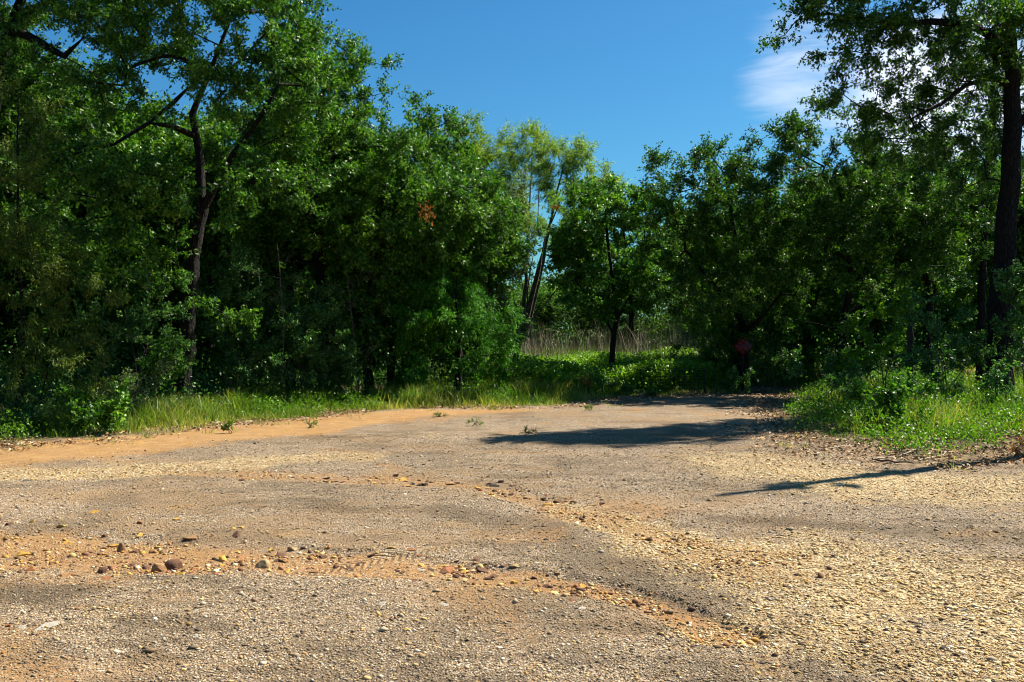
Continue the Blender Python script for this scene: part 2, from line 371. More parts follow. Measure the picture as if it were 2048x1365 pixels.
def gravel():
    V = []; I = []; Cc = []; off = 0
    r = np.random.default_rng(5)
    def add(pos, size, cols, bv, bf, flat, seed):
        nonlocal off
        v, i, c = scatter_stones(pos, size, cols, bv, bf, flat, seed)
        V.append(v); I.append(i+off); Cc.append(c); off += len(v)
    def sample(n, seed, ymax=20, pw=1.0):
        q = np.random.default_rng(seed)
        y = 3.9*(ymax/3.9)**(q.uniform(0, 1, n)**pw); x = q.uniform(-1, 1, n)*(y*.56+.5)
        return x, y, q
    # yellow gravel field
    x, y, q = sample(340000, 1)
    d, ye, dk, nb, fb, w = masks(x, y); s = verge(x, y)
    keep = (q.uniform(0, 1, len(x)) < ye*(1-dk*.5)*(.45+1.1*sstep(.35, .65, fbm(x*1.5, y*2.5, 3, 95)))+.004) & (s < .1)
    x, y = x[keep], y[keep]; n = len(x)
    sz = .0046*np.exp(q.normal(0, .62, n))*(1+.016*y); sz = np.minimum(sz, .022)
    c = pal_y[q.integers(0, 7, n)]*q.uniform(.75, 1.2, (n, 1)); c = (weather(c, x, y, dk[keep])*.45+c*.6)*q.uniform(.55, 1.12, (n, 1))
    add(np.stack([x, y, gz(x, y)+sz*.15], 1), sz, c, oct_v, oct_f, .6, 2)
    # fine chips on the seal
    x, y, q = sample(520000, 3, 15)
    d, ye, dk, nb, fb, w = masks(x, y); s = verge(x, y)
    keep = (q.uniform(0, 1, len(x)) < (1-ye*.8)*(1-d*.5)*(1-.93*sstep(.2, .6, band(x, y, SAND)))*.8) & (s < 0)
    x, y = x[keep], y[keep]; n = len(x)
    sz = .0044*np.exp(q.normal(0, .5, n))*(1+.02*y)
    c = weather(pal_g[q.integers(0, 7, n)]*q.uniform(.6, 1.15, (n, 1)), x, y, dk[keep])
    add(np.stack([x, y, gz(x, y)+sz*.1], 1), sz, c, oct_v, oct_f, .55, 4)
    # rubble in the worn bands
    x, y, q = sample(120000, 6, 13)
    d, ye, dk, nb, fb, w = masks(x, y); s = verge(x, y)
    pr = np.maximum(sstep(0, .6, nb+w*.5), sstep(.1, .8, fb+w*.6))
    l3 = band(x, y, LINE3)
    pr = np.maximum(pr, .5*l3)
    keep = (q.uniform(0, 1, len(x)) < pr*.42*(.10+1.3*sstep(.45, .7, fbm(x*3, y*3, 2, 91)))) & (s < 0) & (band(x, y, TREAD) < .02)
    x, y = x[keep], y[keep]; n = len(x)
    sz = .0085*np.exp(q.normal(0, .5, n)); sz = np.minimum(sz, .032)
    c = pal_d[q.integers(0, 7, n)]*q.uniform(.75, 1.2, (n, 1))
    g = q.uniform(0, 1, n) < .18; c[g] = pal_y[q.integers(0, 7, g.sum())]
    add(np.stack([x, y, gz(x, y)+sz*.2], 1), sz, c, ico_v, ico_f, .6, 7)
    I_ = np.concatenate(I)
    me = new_mesh('gravel', np.concatenate(V), np.full(len(I_), 3), I_, M['gravel'], {'col': np.concatenate(Cc)})
    tag(link('gravel', me), 'loose yellow and grey gravel strewn over the worn yard', 'gravel', kind='stuff')
gravel()

# individual rocks
def sphere(n=3):
    v = [tuple(a) for a in ico_v]; f = [tuple(a) for a in ico_f]
    for _ in range(n):
        mid = {}; nf = []
        def m_(a, b):
            k_ = (min(a, b), max(a, b))
            if k_ not in mid:
                p = np.array(v[a])+np.array(v[b]); v.append(tuple(p/np.linalg.norm(p))); mid[k_] = len(v)-1
            return mid[k_]
        for a, b, c in f:
            ab, bc, ca = m_(a, b), m_(b, c), m_(c, a)
            nf += [(a, ab, ca), (b, bc, ab), (c, ca, bc), (ab, bc, ca)]
        f = nf
    return np.array(v), np.array(f)
SV, SF = sphere(3)
def rock_mesh(seed, col, angular=.8):
    r = np.random.default_rng(seed); v = SV.copy()
    for _ in range(15 if angular > .5 else 9):
        nn = norm(r.normal(size=3)); d = r.uniform(.28, .62) if angular > .5 else r.uniform(.6, .85)
        over = np.maximum(v@nn-d, 0); v = v-over[:, None]*nn*.98
    v = v/np.abs(v).max(0)
    nz = fbm(v[:, 0]*2.5+seed+v[:, 2], v[:, 1]*2.5-v[:, 2]*1.7, 4, seed)
    v = v*(1+(nz-.5)*.18)[:, None]
    c = np.array(col)*(1+(fbm(v[:, 0]*3, v[:, 1]*3+v[:, 2]*3, 4, seed+5)-.5)*1.1)[:, None]
    return new_mesh('rock_mesh', v, np.full(len(SF), 3), SF, M['rock'], {'col': c}, False)
RC = {'yellow': (.52, .30, .06), 'brown': (.14, .07, .04), 'red': (.30, .12, .05), 'cream': (.38, .27, .13), 'dark': (.06, .045, .035), 'grey': (.30, .27, .24), 'white': (.36, .32, .26), 'tan': (.32, .18, .08)}
def rock(px, py, w, h, col, label, group=None, seed=None, ang=.8, depth=.75, mesh=None, rz=None, zf=.05):
    """w,h: size in photo pixels"""
    g = G(px, py); d = g[1]; sx = w/2*d/F; sz = max(h/2*d/F, .004)
    o = link('rock', mesh or rock_mesh(seed or int(px*7+py), RC[col], ang))
    o.location = (g[0], g[1], float(gz(g[0], g[1]))+sz*zf)
    o.scale = (sx, sx*depth, sz); o.rotation_euler = (random.uniform(-.1, .1), random.uniform(-.12, .12), rz if rz is not None else random.uniform(-.4, .4))
    return tag(o, label, 'rock', group)
KEY = [  # hand-placed from the photo
 (317, 1135, 30, 30, 'tan', 'upright rounded tan rock left of the brown boulder pair in the near rubble band', .3),
 (345, 1130, 38, 27, 'brown', 'largest brown rock of the near rubble band, close beside the upright tan one', .3),
 (368, 1147, 26, 17, 'brown', 'small brown rock leaning at the front of the brown boulder pair', .8),
 (203, 1140, 24, 17, 'brown', 'dark brown round rock alone left of the boulder pair', .3),
 (240, 1094, 20, 24, 'tan', 'rounded upright tan rock at the back of the near rubble', .3),
 (225, 1085, 28, 9, 'yellow', 'thin slanted yellow slab against the back upright rock', .8),
 (44, 1101, 36, 12, 'yellow', 'long flat golden rock near the left end of the rubble', .8),
 (8, 1106, 22, 9, 'yellow', 'flat yellow rock at the far left picture edge', .8),
 (382, 1078, 32, 15, 'tan', 'flat orange tan slab at the back of the rubble, right of centre left', .8),
 (350, 1043, 22, 8, 'yellow', 'small yellow stone alone on grey gravel behind the rubble', .8),
 (276, 1050, 14, 8, 'red', 'small reddish stone alone behind the rubble', .8),
 (444, 1117, 26, 18, 'yellow', 'bright yellow block in the middle of the near rubble band', .8),
 (440, 1128, 16, 8, 'yellow', 'small yellow wedge in front of the bright yellow block', .8),
 (525, 1133, 30, 22, 'cream', 'domed cream and brown rock at the right end of the left rubble', .3),
 (583, 1097, 24, 12, 'cream', 'pale flat stone behind the domed cream rock', .8),
 (562, 1108, 24, 11, 'brown', 'flat purple brown slab behind the domed cream rock', .8),
 (553, 1120, 22, 10, 'brown', 'low purple brown stone just behind the domed cream rock', .8),
 (475, 1098, 18, 8, 'yellow', 'yellow pebble at the back of the middle rubble', .8),
 (482, 1060, 16, 7, 'yellow', 'golden stone of a pair lying alone above the rubble', .8),
 (464, 1062, 13, 7, 'yellow', 'dull yellow stone, left of a pair lying alone above the rubble', .8),
 (543, 1097, 12, 8, 'yellow', 'small orange yellow stone beside a dark gap', .8),
 (60, 1045, 14, 9, 'yellow', 'yellow stone at the back of the left rubble', .8),
 (185, 1024, 22, 8, 'yellow', 'thin yellow stone far back on the left gravel', .8),
 (125, 1148, 34, 9, 'yellow', 'pair of fused flat yellow slabs at the front edge of the rubble', .8),
 (150, 1145, 26, 8, 'tan', 'flat tan slab beside the fused yellow slabs', .8),
 (355, 1155, 26, 9, 'yellow', 'flat pale yellow slab in front of the boulder pair', .8),
 (208, 1163, 24, 7, 'red', 'thin reddish flake lying on the grey gravel before the rubble', .8),
 (430, 1158, 22, 7, 'red', 'thin red brown flake at the front edge of the rubble', .8),
 (893, 1134, 44, 18, 'red', 'largest red slab of the right rubble patch', .8),
 (920, 1124, 15, 12, 'yellow', 'yellow cube shaped stone behind the red slab', .8),
 (966, 1134, 28, 12, 'brown', 'brown wedge right of the red slab', .8),
 (927, 1147, 11, 9, 'cream', 'left cream pebble of two before the red slab', .3),
 (940, 1146, 12, 8, 'cream', 'right cream pebble of two before the red slab', .3),
 (842, 1125, 18, 8, 'yellow', 'small yellow stone left of the red slab', .8),
 (840, 1134, 20, 7, 'white', 'whitish flat stone left of the red slab', .8),
 (975, 1150, 26, 8, 'brown', 'low brown slab in front of the brown wedge', .8),
 (1052, 1170, 22, 9, 'cream', 'cream flat stone in the right rubble tail', .8),
 (1027, 1158, 16, 9, 'yellow', 'yellow stone in the right rubble tail', .8),
 (1053, 1153, 11, 8, 'cream', 'small round cream stone in the right rubble tail', .3),
 (1095, 1165, 28, 10, 'brown', 'dark red brown slab in the right rubble tail', .8),
 (1125, 1166, 16, 8, 'cream', 'pale stone right of the dark red brown slab', .8),
 (1150, 1166, 18, 9, 'red', 'red stone at the right end of the rubble tail', .8),
 (1145, 1174, 9, 12, 'yellow', 'upright small yellow stone at the right end of the tail', .8),
 (1160, 1178, 18, 9, 'cream', 'cream stone right of the upright yellow one', .8),
 (978, 1173, 12, 8, 'yellow', 'orange stone at the front of the right rubble', .8),
 (955, 1168, 16, 6, 'yellow', 'thin yellow stone at the front of the right rubble', .8),
 (1178, 1195, 24, 9, 'dark', 'black lump of broken asphalt past the end of the rubble', .8),
 (1143, 1204, 14, 7, 'red', 'small maroon stone by the black asphalt lump', .8),
 (902, 1197, 10, 6, 'brown', 'tiny maroon stone alone on grey gravel', .8),
 (812, 1262, 16, 7, 'yellow', 'golden stone alone on the foreground gravel', .8),
 (12, 1258, 16, 9, 'red', 'orange red stone at the left edge of the foreground', .8),
 (364, 1342, 12, 7, 'yellow', 'small orange stone near the bottom of the foreground', .8),
 (88, 1260, 58, 8, 'white', 'long whitish worn stone flush in the left foreground', .8),
 (40, 1260, 34, 6, 'white', 'short whitish worn stone beside the long one at left', .8),
 (393, 1225, 18, 6, 'white', 'small whitish patch of stone behind the brown stain', .8),
 (388, 1272, 26, 5, 'white', 'whitish flat stone before the brown stain', .8),
 (772, 1212, 30, 6, 'white', 'whitish flat stone, left one of three in a row', .8),
 (893, 1212, 32, 7, 'white', 'whitish flat stone, middle one of three in a row', .8),
 (1168, 1218, 32, 6, 'white', 'whitish flat stone, right one of three in a row', .8),
 (52, 966, 13, 8, 'grey', 'blue grey stone alone on the pale sand at far left', .8),
 (1940, 1058, 16, 6, 'dark', 'dark brown stone alone on the right gravel', .8),
 (1930, 1226, 20, 8, 'grey', 'grey stone on the right foreground gravel', .8),
 (1893, 1304, 20, 8, 'dark', 'dark round stone on the right foreground gravel', .3),
 (1458, 1242, 10, 9, 'yellow', 'bright yellow stone by the dark gap in the right gravel', .8),
 (1460, 1250, 16, 7, 'dark', 'dark stone by the bright yellow one in the right gravel', .8),
 (1540, 1200, 18, 8, 'grey', 'light blue grey stone in the middle right gravel', .8),
 (1518, 1110, 16, 8, 'cream', 'cream stone standing out of the yellow gravel', .8),
 (1600, 1151, 22, 7, 'tan', 'brown flat stone in the yellow gravel', .8),
 (1422, 1058, 9, 5, 'red', 'small red stone on the yellow gravel', .8),
 (1935, 1233, 24, 10, 'white', 'pale broad stone in the right foreground gravel', .8),
 (985, 972, 28, 9, 'dark', 'dark clod behind the far rubble band', .8),
 (1002, 968, 16, 7, 'brown', 'brown clod of turned earth right of the dark one', .8),
 (850, 972, 20, 8, 'dark', 'dark clod in the middle of the far rubble band', .8),
 (827, 970, 12, 7, 'dark', 'smaller dark clod left of the middle one', .8),
 (905, 971, 26, 8, 'tan', 'orange tan slab in the far rubble band', .8),
 (812, 972, 20, 6, 'yellow', 'yellow stone in the far rubble band', .8),
 (1052, 999, 16, 6, 'brown', 'brown slab where the far rubble band bends', .8),
 (1087, 1000, 13, 7, 'dark', 'black lump right of the bend in the far band', .8),
 (936, 952, 12, 6, 'yellow', 'small orange stone just behind the far rubble band', .8),
 (980, 992, 14, 7, 'yellow', 'yellow stone below the dark clods', .8),
 (1095, 1010, 20, 8, 'yellow', 'yellow block where the band turns to gravel', .8),
 (1090, 1018, 24, 6, 'tan', 'flat tan stone where the band turns to gravel', .8),
 (1100, 961, 10, 5, 'yellow', 'small yellow stone alone right of the far band', .8),
 (480, 962, 14, 5, 'brown', 'small brown stone at the start of the far band', .8),
 (560, 955, 12, 5, 'yellow', 'small yellow stone at the start of the far band', .8),
 (755, 933, 10, 6, 'yellow', 'yellow pebble alone behind the far band', .8),
]
for i, (px, py, w, h, c, lab, a) in enumerate(KEY):
    flat = c == 'white'
    rock(px, py, w, h*(.8 if flat else 1.25), c, lab, None, None, a, .8 if not flat else 1.2, None, None, -.35 if flat else .12)
small = {c: [rock_mesh(300+k_*10+j, RC[c], .8) for j in range(3)] for k_, c in enumerate(('yellow', 'brown', 'red', 'cream', 'tan'))}
rr = random.Random(4)
n_ = 0
while n_ < 190:
    if rr.random() < .66:
        t = rr.random()**1.1; px = -10+t*1200; py = 1098+42*t+rr.gauss(0, 1)*(32-20*t) + (25 if t > .85 else 0); zone = 'near'
        if py > 1150+20*t: continue
    else:
        t = rr.random(); px = 560+t*700; py = 958+(t*.9)**2.2*90+rr.gauss(0, 6); zone = 'far'
    c = rr.choice(['yellow', 'brown', 'brown', 'red', 'tan', 'brown', 'tan', 'red', 'yellow', 'brown', 'cream'])
    w = rr.choice([9, 11, 13, 15, 18, 22, 27])*(1 if zone == 'near' else .7)
    word = {'yellow': 'yellow', 'brown': 'brown', 'red': 'reddish', 'cream': 'cream', 'tan': 'tan'}[c]
    where = 'scattered in the near band of dirt and rubble' if zone == 'near' else 'scattered in the far curving band of rubble'
    rock(px, py, w, w*rr.uniform(.3, .6), c, f'small {word} stone {where}', f'{word} stones of the {zone} rubble band', mesh=rr.choice(small[c]), rz=rr.uniform(0, 6), depth=rr.uniform(.6, .95))
    n_ += 1

# ------------------------------------------------------------------ trees
def tubes(pos, par, rad, sides=5):
    """one open cone per edge; rings lie square to the average direction at each node"""
    ch = np.where(par >= 0)[0]; a = pos[par[ch]]; b = pos[ch]
    dirn = norm(b-a)
    tan = np.zeros_like(pos); tan[ch] = dirn
    main = np.full(len(pos), -1)
    for c in ch[np.argsort(rad[ch])]: main[par[c]] = c
    t_end = tan.copy(); has = main >= 0; t_end[has] = norm(tan[has]+tan[main[has]])
    root = par < 0; t_end[root] = tan[np.maximum(main[root], 0)]
    is_main = main[par[ch]] == ch
    t0 = np.where(is_main[:, None], t_end[par[ch]], dirn); t1 = t_end[ch]
    r0 = np.where(is_main, rad[par[ch]], np.minimum(rad[par[ch]], rad[ch]*1.15)); r1 = rad[ch]
    ref = np.tile(np.array([.31, .95, .05]), (len(ch), 1))
    def ring(c, t, r):
        u = norm(np.cross(t, ref)); v = np.cross(t, u)
        an = np.arange(sides)*2*math.pi/sides
        return c[:, None]+(u[:, None]*np.cos(an)[None, :, None]+v[:, None]*np.sin(an)[None, :, None])*r[:, None, None]
    V = np.concatenate([ring(a, t0, r0), ring(b, t1, r1)], 1).reshape(-1, 3)
    n = len(ch); o = (np.arange(n)*2*sides)[:, None]; k_ = np.arange(sides); k2 = (k_+1) % sides
    I = np.stack([o+k_, o+k2, o+k2+sides, o+k_+sides], -1).reshape(-1, 4)
    return V, I

LEAF = {
 'oak': dict(L=.080, W=.056, lobed=True, up=.5), 'small': dict(L=.054, W=.034, lobed=False, up=.4),
 'willow': dict(L=.10, W=.016, lobed=False, up=.1), 'cedar': dict(L=.065, W=.018, lobed=False, up=.2),
 'cover': dict(L=.080, W=.060, lobed=False, up=2.6),
 'broad': dict(L=.075, W=.05, lobed=False, up=.8)}
def leaves(p, ax, kind, scale, r, tone):
    q = LEAF[kind]; n = len(p)
    L = q['L']*scale*r.uniform(.65, 1.25, n)[:, None]; W = q['W']*scale*r.uniform(.7, 1.2, n)[:, None]
    nn = norm(r.normal(size=(n, 3))+np.array([0, 0, q['up']])); ax = norm(ax+r.normal(size=(n, 3))*.55)
    s = norm(np.cross(nn, ax)); nn = np.cross(ax, s)
    fold = nn*W*.22*r.uniform(-.2, 1, n)[:, None]
    if q['lobed']:
        v = np.stack([p, p+ax*L*.5+s*W*.28+fold, p+ax*L, p+ax*L*.5-s*W*.28+fold,
                      p+ax*L*.42, p+ax*L*.80+s*W*.62+fold*1.6, p+ax*L*.66, p+ax*L*.80-s*W*.62+fold*1.6], 1)
        f = np.array([(0, 1, 2), (0, 2, 3), (4, 5, 6), (4, 6, 7)])
    else:
        v = np.stack([p, p+ax*L*.45+s*W*.5+fold, p+ax*L, p+ax*L*.45-s*W*.5+fold], 1)
        f = np.array([(0, 1, 2), (0, 2, 3)])
    m = v.shape[1]
    I = (f[None]+(np.arange(n)*m)[:, None, None]).reshape(-1, 3)
    return v.reshape(-1, 3), I, np.repeat(tone, m)

LEAF_MULT = 2.6
DENS_MULT = 1.6
def make_tree(name, label, cat, base, trunks, lobes, kind='oak', mat='oak', bark='bark', dens=4.0, nl=80, seed=1, leaf_scale=1.0,
              group=None, twig=.4, droop=0.0, shell=.45, jit=.06, tip=.006, part='crown', trunk_part='trunk', extra_dead=None, tonebias=0.0, sides=5, clump=.385):
    """trunks: list of polylines [(x,y,z,r),...] in world space; lobes: list of (cx,cy,cz,rx,ry,rz)"""
    r = np.random.default_rng(seed)
    pos = []; par = []; rad = []
    for ti, tr in enumerate(trunks):
        tr = np.array(tr, float); start = None
        if ti > 0:
            dd = np.linalg.norm(np.array(pos)-tr[0, :3], axis=1); start = int(np.argmin(dd))
            if dd[start] > 1.2: start = None
        prev = start if start is not None else -1
        if prev == -1: pos.append(tr[0, :3]); par.append(-1); rad.append(tr[0, 3]); prev = len(pos)-1
        for a, b in zip(tr[:-1], tr[1:]):
            n = max(1, int(np.linalg.norm(b[:3]-a[:3])/.28))
            for k_ in range(1, n+1):
                t = k_/n; p = a[:3]*(1-t)+b[:3]*t+r.normal(0, 1, 3)*jit*.35*(a[3]+.05)*3
                pos.append(p); par.append(prev); rad.append(a[3]*(1-t)+b[3]*t); prev = len(pos)-1
    ntr = len(pos)
    T = []
    for lb in lobes:
        c = np.array(lb[:3]); R_ = np.array(lb[3:6]); dn = dens*(lb[6] if len(lb) > 6 else 1)
        n = max(4, int(4.19*R_.prod()*dn*DENS_MULT))
        u = norm(r.normal(size=(n, 3)))*(r.uniform(shell**3, 1, n)**(1/3))[:, None]
        u = u*(1+(r.uniform(-1, 1, (n, 1)))*.16)
        T.append(c+u*R_)
    T = np.concatenate(T)
    if clump:
        q = T*1.15; nz3 = (vnoise(q[:, 0]+q[:, 2]*.6, q[:, 1], seed)+vnoise(q[:, 1]+3, q[:, 2]*1.4, seed+1)+vnoise(q[:, 2]*1.4+7, q[:, 0]-q[:, 1]*.5, seed+2))/3
        T = T[nz3 > clump]
    T = T[T[:, 2] > .12] if T[:, 2].max() > .6 else np.stack([T[:, 0], T[:, 1], np.abs(T[:, 2]-float(gz(base[0], base[1])))+float(gz(base[0], base[1]))+.015], 1)
    P0 = np.array(pos)
    d0 = np.min(np.linalg.norm(T[:, None]-P0[None], axis=2), axis=1)
    T = T[np.argsort(d0)]
    N = len(pos); cap = N+len(T)*8; PP = np.zeros((cap, 3)); PP[:N] = P0; PR = np.full(cap, -1); PR[:N] = par; RR = np.zeros(cap); RR[:N] = rad
    bz = P0[0, 2]
    ends = []
    for t in T:
        dv = PP[:N]-t; dist = np.sqrt((dv**2).sum(1))+.55*np.maximum(dv[:, 2], 0)
        dist[:ntr] += np.where(P0[:, 2] < bz+.2*(T[:, 2].max()-bz), .5, 0) if name.endswith('tree') else 0
        i = int(np.argmin(dist)); L = np.linalg.norm(t-PP[i]); k_ = min(6, max(1, int(L/.33)))
        prev = i; a = PP[i].copy(); off = r.normal(0, 1, 3)*L*.10; off[2] += L*.06
        for j in range(1, k_+1):
            u = j/k_; p = a*(1-u)+t*u+off*math.sin(math.pi*u)+(r.normal(0, 1, 3)*jit if j < k_ else 0)
            if N >= cap: break
            PP[N] = p; PR[N] = prev; prev = N; N += 1
        ends.append(prev)
    PP = PP[:N]; PR = PR[:N]; RR = RR[:N]
    cnt = np.zeros(N)
    cnt[ends] = 1
    for i in range(N-1, -1, -1):
        if PR[i] >= 0: cnt[PR[i]] += cnt[i]
    rb = tip*np.maximum(cnt, 1)**.42
    RR = np.where(np.arange(N) < ntr, np.where(RR < .06, np.minimum(RR, rb*1.35+.003), RR), rb)
    ends = np.array(ends); E = PP[ends]; ed = norm(E-PP[PR[ends]])
    # twigs that carry the leaves
    K = 7; n = len(E)
    cen = np.array([np.mean(T[:, 0]), np.mean(T[:, 1]), np.mean(T[:, 2])-.8])
    outw = norm(E-cen)
    td = norm(np.repeat(ed*.5+outw*.55, K, 0)+r.normal(size=(n*K, 3))*.75+np.array([0, 0, -droop]))
    tl = r.uniform(.35, 1.15, n*K)*twig
    src = np.repeat(np.where(r.uniform(size=n) < .5, ends, ends), K)
    tp = PP[src]+td*tl[:, None]
    V, I = tubes(np.concatenate([PP, tp]), np.concatenate([PR, src]), np.concatenate([RR, np.full(n*K, .0022)]), sides)
    bx = np.array([base[0], base[1], float(gz(base[0], base[1]))])
    root = thing(name, bx, label, cat, group)
    trm = link(trunk_part, new_mesh(trunk_part, V-bx, np.full(len(I), 4), I, M[bark], None, True), root)
    m = max(1, int(nl*LEAF_MULT/K))
    ii = np.repeat(np.arange(n*K), m); u = r.uniform(.15, 1.08, len(ii))
    lp = PP[src][ii]*(1-u)[:, None]+tp[ii]*u[:, None]+r.normal(size=(len(ii), 3))*twig*.09
    ax = td[ii]*.6+np.array([0, 0, -.25-droop])
    ct = np.repeat(r.normal(0, .10, n), K)[ii]
    tone = np.clip(.44+tonebias+ct+r.normal(0, .30, len(ii)), 0, 1)
    LV, LI, LT = leaves(lp, ax, kind, leaf_scale, r, tone)
    cr = link(part, new_mesh(part, LV-bx, np.full(len(LI), 3), LI, M[mat], {'tone': LT}), root)
    for dd in (extra_dead or []):
        c = np.array(dd[:3]); q = c+r.normal(size=(dd[4], 3))*np.array(dd[3])
        DV, DI, DT = leaves(q, np.tile([0, 0, -1.0], (len(q), 1)), 'oak', .9, r, r.uniform(0, 1, len(q)))
        o = link('dead_leaves', new_mesh('dead_leaves', DV-bx, np.full(len(DI), 3), DI, M['dead'], {'tone': DT}), root)
        o['label'] = 'small cluster of dead orange leaves'
    return root

BACK = 0.0   # metres a whole tree is set back
def lob(px, py, d, rx, rz, ry=None, k=1.0):
    d = d+BACK
    c = P(px, py, d); s = d/F
    return (c[0], c[1], c[2], rx*s, (ry if ry is not None else (rx+rz)/2*s), rz*s, k)
def trk(pts, base=None):
    """pts: (px,py,d,radius px)"""
    out = []
    for (px, py, d, rp) in pts:
        d = d+BACK
        p = P(px, py, d); out.append((p[0], p[1], p[2], rp*d/F))
    if base:
        z = float(gz(out[0][0], out[0][1])); out[0] = (out[0][0], out[0][1], z-.05, out[0][3])
    return out
def gpt(px, d): return ((px-1024)/F*d, d)

# --- left wood, front row
make_tree('oak_tree', 'big dark oak with a forked trunk in the left wood', 'tree', gpt(362, 18),
    [trk([(362, 830, 18, 21), (370, 700, 18, 17), (384, 520, 18, 15), (405, 420, 18, 13), (402, 320, 18, 9), (385, 230, 18, 7), (430, 130, 18, 5), (470, 20, 18, 3)], 1),
     trk([(408, 410, 18, 9), (440, 360, 17.8, 8), (468, 310, 17.5, 6), (520, 240, 17.2, 4), (560, 170, 17.2, 3)]),
     trk([(395, 262, 18, 7), (345, 252, 17.7, 6), (300, 248, 17.4, 5), (230, 290, 17, 3), (150, 310, 16.8, 2)]),
     trk([(310, 248, 17.5, 5), (350, 205, 17.6, 5), (375, 180, 17.6, 3)])],
    [lob(300, 60, 18.2, 150, 110), lob(470, 60, 17.8, 150, 130), lob(560, 190, 17.4, 110, 110), lob(420, 190, 17.0, 110, 70, k=.8), lob(230, 170, 17.5, 110, 60, k=.7),
     lob(180, 320, 16.8, 120, 80), lob(300, 380, 16.6, 110, 80), lob(480, 380, 16.8, 100, 90, k=.7), lob(380, -60, 18.5, 220, 120), lob(330, 520, 17.2, 70, 60, k=.5), lob(440, 600, 17.4, 60, 50, k=.7), lob(330, 690, 17.0, 60, 50, k=.6), lob(120, 230, 18.6, 110, 80, k=.6), lob(590, 30, 18, 70, 75), lob(250, 480, 17, 110, 90, k=.8), lob(560, 320, 17.4, 90, 90)],
    seed=3, dens=6.5, nl=84, clump=.36)
make_tree('oak_tree', 'spreading oak at the top left corner reaching limbs over the cedar', 'tree', gpt(-60, 19.5),
    [trk([(-60, 830, 19.5, 22), (-50, 500, 19.5, 18), (-20, 250, 19.3, 15), (15, 90, 19, 13), (40, 20, 19, 10), (70, -60, 19, 7)], 1),
     trk([(-30, 40, 19.2, 11), (60, 75, 18.6, 9), (130, 115, 18.2, 7), (190, 150, 18, 4), (250, 190, 17.8, 2.5)]),
     trk([(15, 90, 19, 8), (60, 20, 18.8, 7), (130, 0, 18.5, 4)])],
    [lob(60, -40, 19, 190, 90), lob(160, 40, 18.4, 110, 80, k=.8), lob(60, 140, 18.5, 110, 60, k=.6), lob(-80, 100, 19, 120, 160), lob(30, 250, 18.8, 110, 70, k=.7), lob(-20, 400, 19, 150, 120), lob(120, 480, 19.4, 130, 110)],
    seed=4, dens=5.5, nl=84, clump=.36)
BACK = 1.3
make_tree('oak_tree', 'tall oak whose crown makes the stepped skyline right of the forked oak', 'tree', gpt(640, 21.8),
    [trk([(640, 815, 20.5, 15), (645, 600, 20.5, 12), (625, 400, 20.4, 10), (640, 220, 20.2, 7), (660, 120, 20, 4)], 1),
     trk([(628, 420, 20.4, 7), (570, 330, 20, 5), (545, 250, 20, 3)]), trk([(634, 330, 20.3, 6), (700, 250, 20, 4), (740, 170, 20, 3)])],
    [lob(668, 150, 20, 88, 75), lob(728, 190, 20, 62, 70), lob(610, 250, 19.6, 110, 110), lob(700, 310, 19.4, 110, 100), lob(590, 60, 20.6, 60, 90), lob(640, 430, 19.4, 120, 90), lob(740, 420, 19.6, 80, 80), lob(550, 470, 19.5, 90, 80)],
    seed=5, dens=5.5, nl=84, extra_dead=[(*P(853, 425, 18.7), [.07, .06, .13], 70)])
make_tree('oak_tree', 'rounded oak stepping down towards the pale feathery trees', 'tree', gpt(782, 22.8),
    [trk([(778, 810, 21.5, 9), (783, 720, 21.5, 8), (795, 560, 21.5, 8), (820, 400, 21.4, 6), (835, 290, 21.2, 4)], 1),
     trk([(800, 520, 21.5, 5), (760, 420, 21, 4), (740, 340, 21, 3)])],
    [lob(815, 270, 21.2, 75, 72), lob(880, 275, 21.2, 48, 55), lob(780, 360, 20.8, 100, 90), lob(880, 390, 20.6, 90, 95), lob(800, 500, 20.6, 110, 80), lob(920, 500, 21, 70, 80), lob(950, 400, 21.4, 55, 75, k=.7)],
    seed=6, dens=6, nl=84)
BACK = 0.0
make_tree('scrub_oak_tree', 'grey green scrubby tree with bare twigs behind the bright juniper', 'tree', gpt(985, 24),
    [trk([(985, 790, 24, 8), (990, 650, 24, 7), (975, 520, 24, 5), (985, 430, 24, 3)], 1)],
    [lob(990, 450, 24, 75, 60), lob(1015, 530, 24, 50, 50), lob(960, 560, 24, 70, 60), lob(1000, 380, 24.5, 55, 55, k=.6)],
    seed=7, dens=6, nl=70, kind='small', leaf_scale=1.15, mat='grey', bark='bark_grey')
# cedar at the left edge
def droopy(name, label, base_px, d, lobes, seed, mat='cedar', top=150, sc=1.0, dens=7, nl=130, leaf_scale=1.0):
    c = [(base_px, 850, d, 9), (base_px+4, 850+(top-850)*.4, d, 6), (base_px-3, 850+(top-850)*.7, d, 3), (base_px, top+25, d, 1)]
    return make_tree(name, label, 'tree', gpt(base_px, d), [trk(c, 1)], lobes, seed=seed, kind='cedar', mat=mat, dens=dens, nl=nl, droop=.35, twig=.38, tip=.004, leaf_scale=leaf_scale)
droopy('cedar_tree', 'drooping yellow green cedar at the left edge of the picture', 40, 15.8,
    [lob(40, 250, 15.8, 60, 90), lob(30, 420, 15.6, 95, 100), lob(130, 545, 15.2, 110, 55), lob(20, 560, 15.4, 110, 100), lob(100, 660, 15.2, 100, 60), lob(30, 740, 15.2, 90, 60), lob(150, 720, 15, 70, 60), lob(110, 790, 15, 80, 45)], 8, top=170)
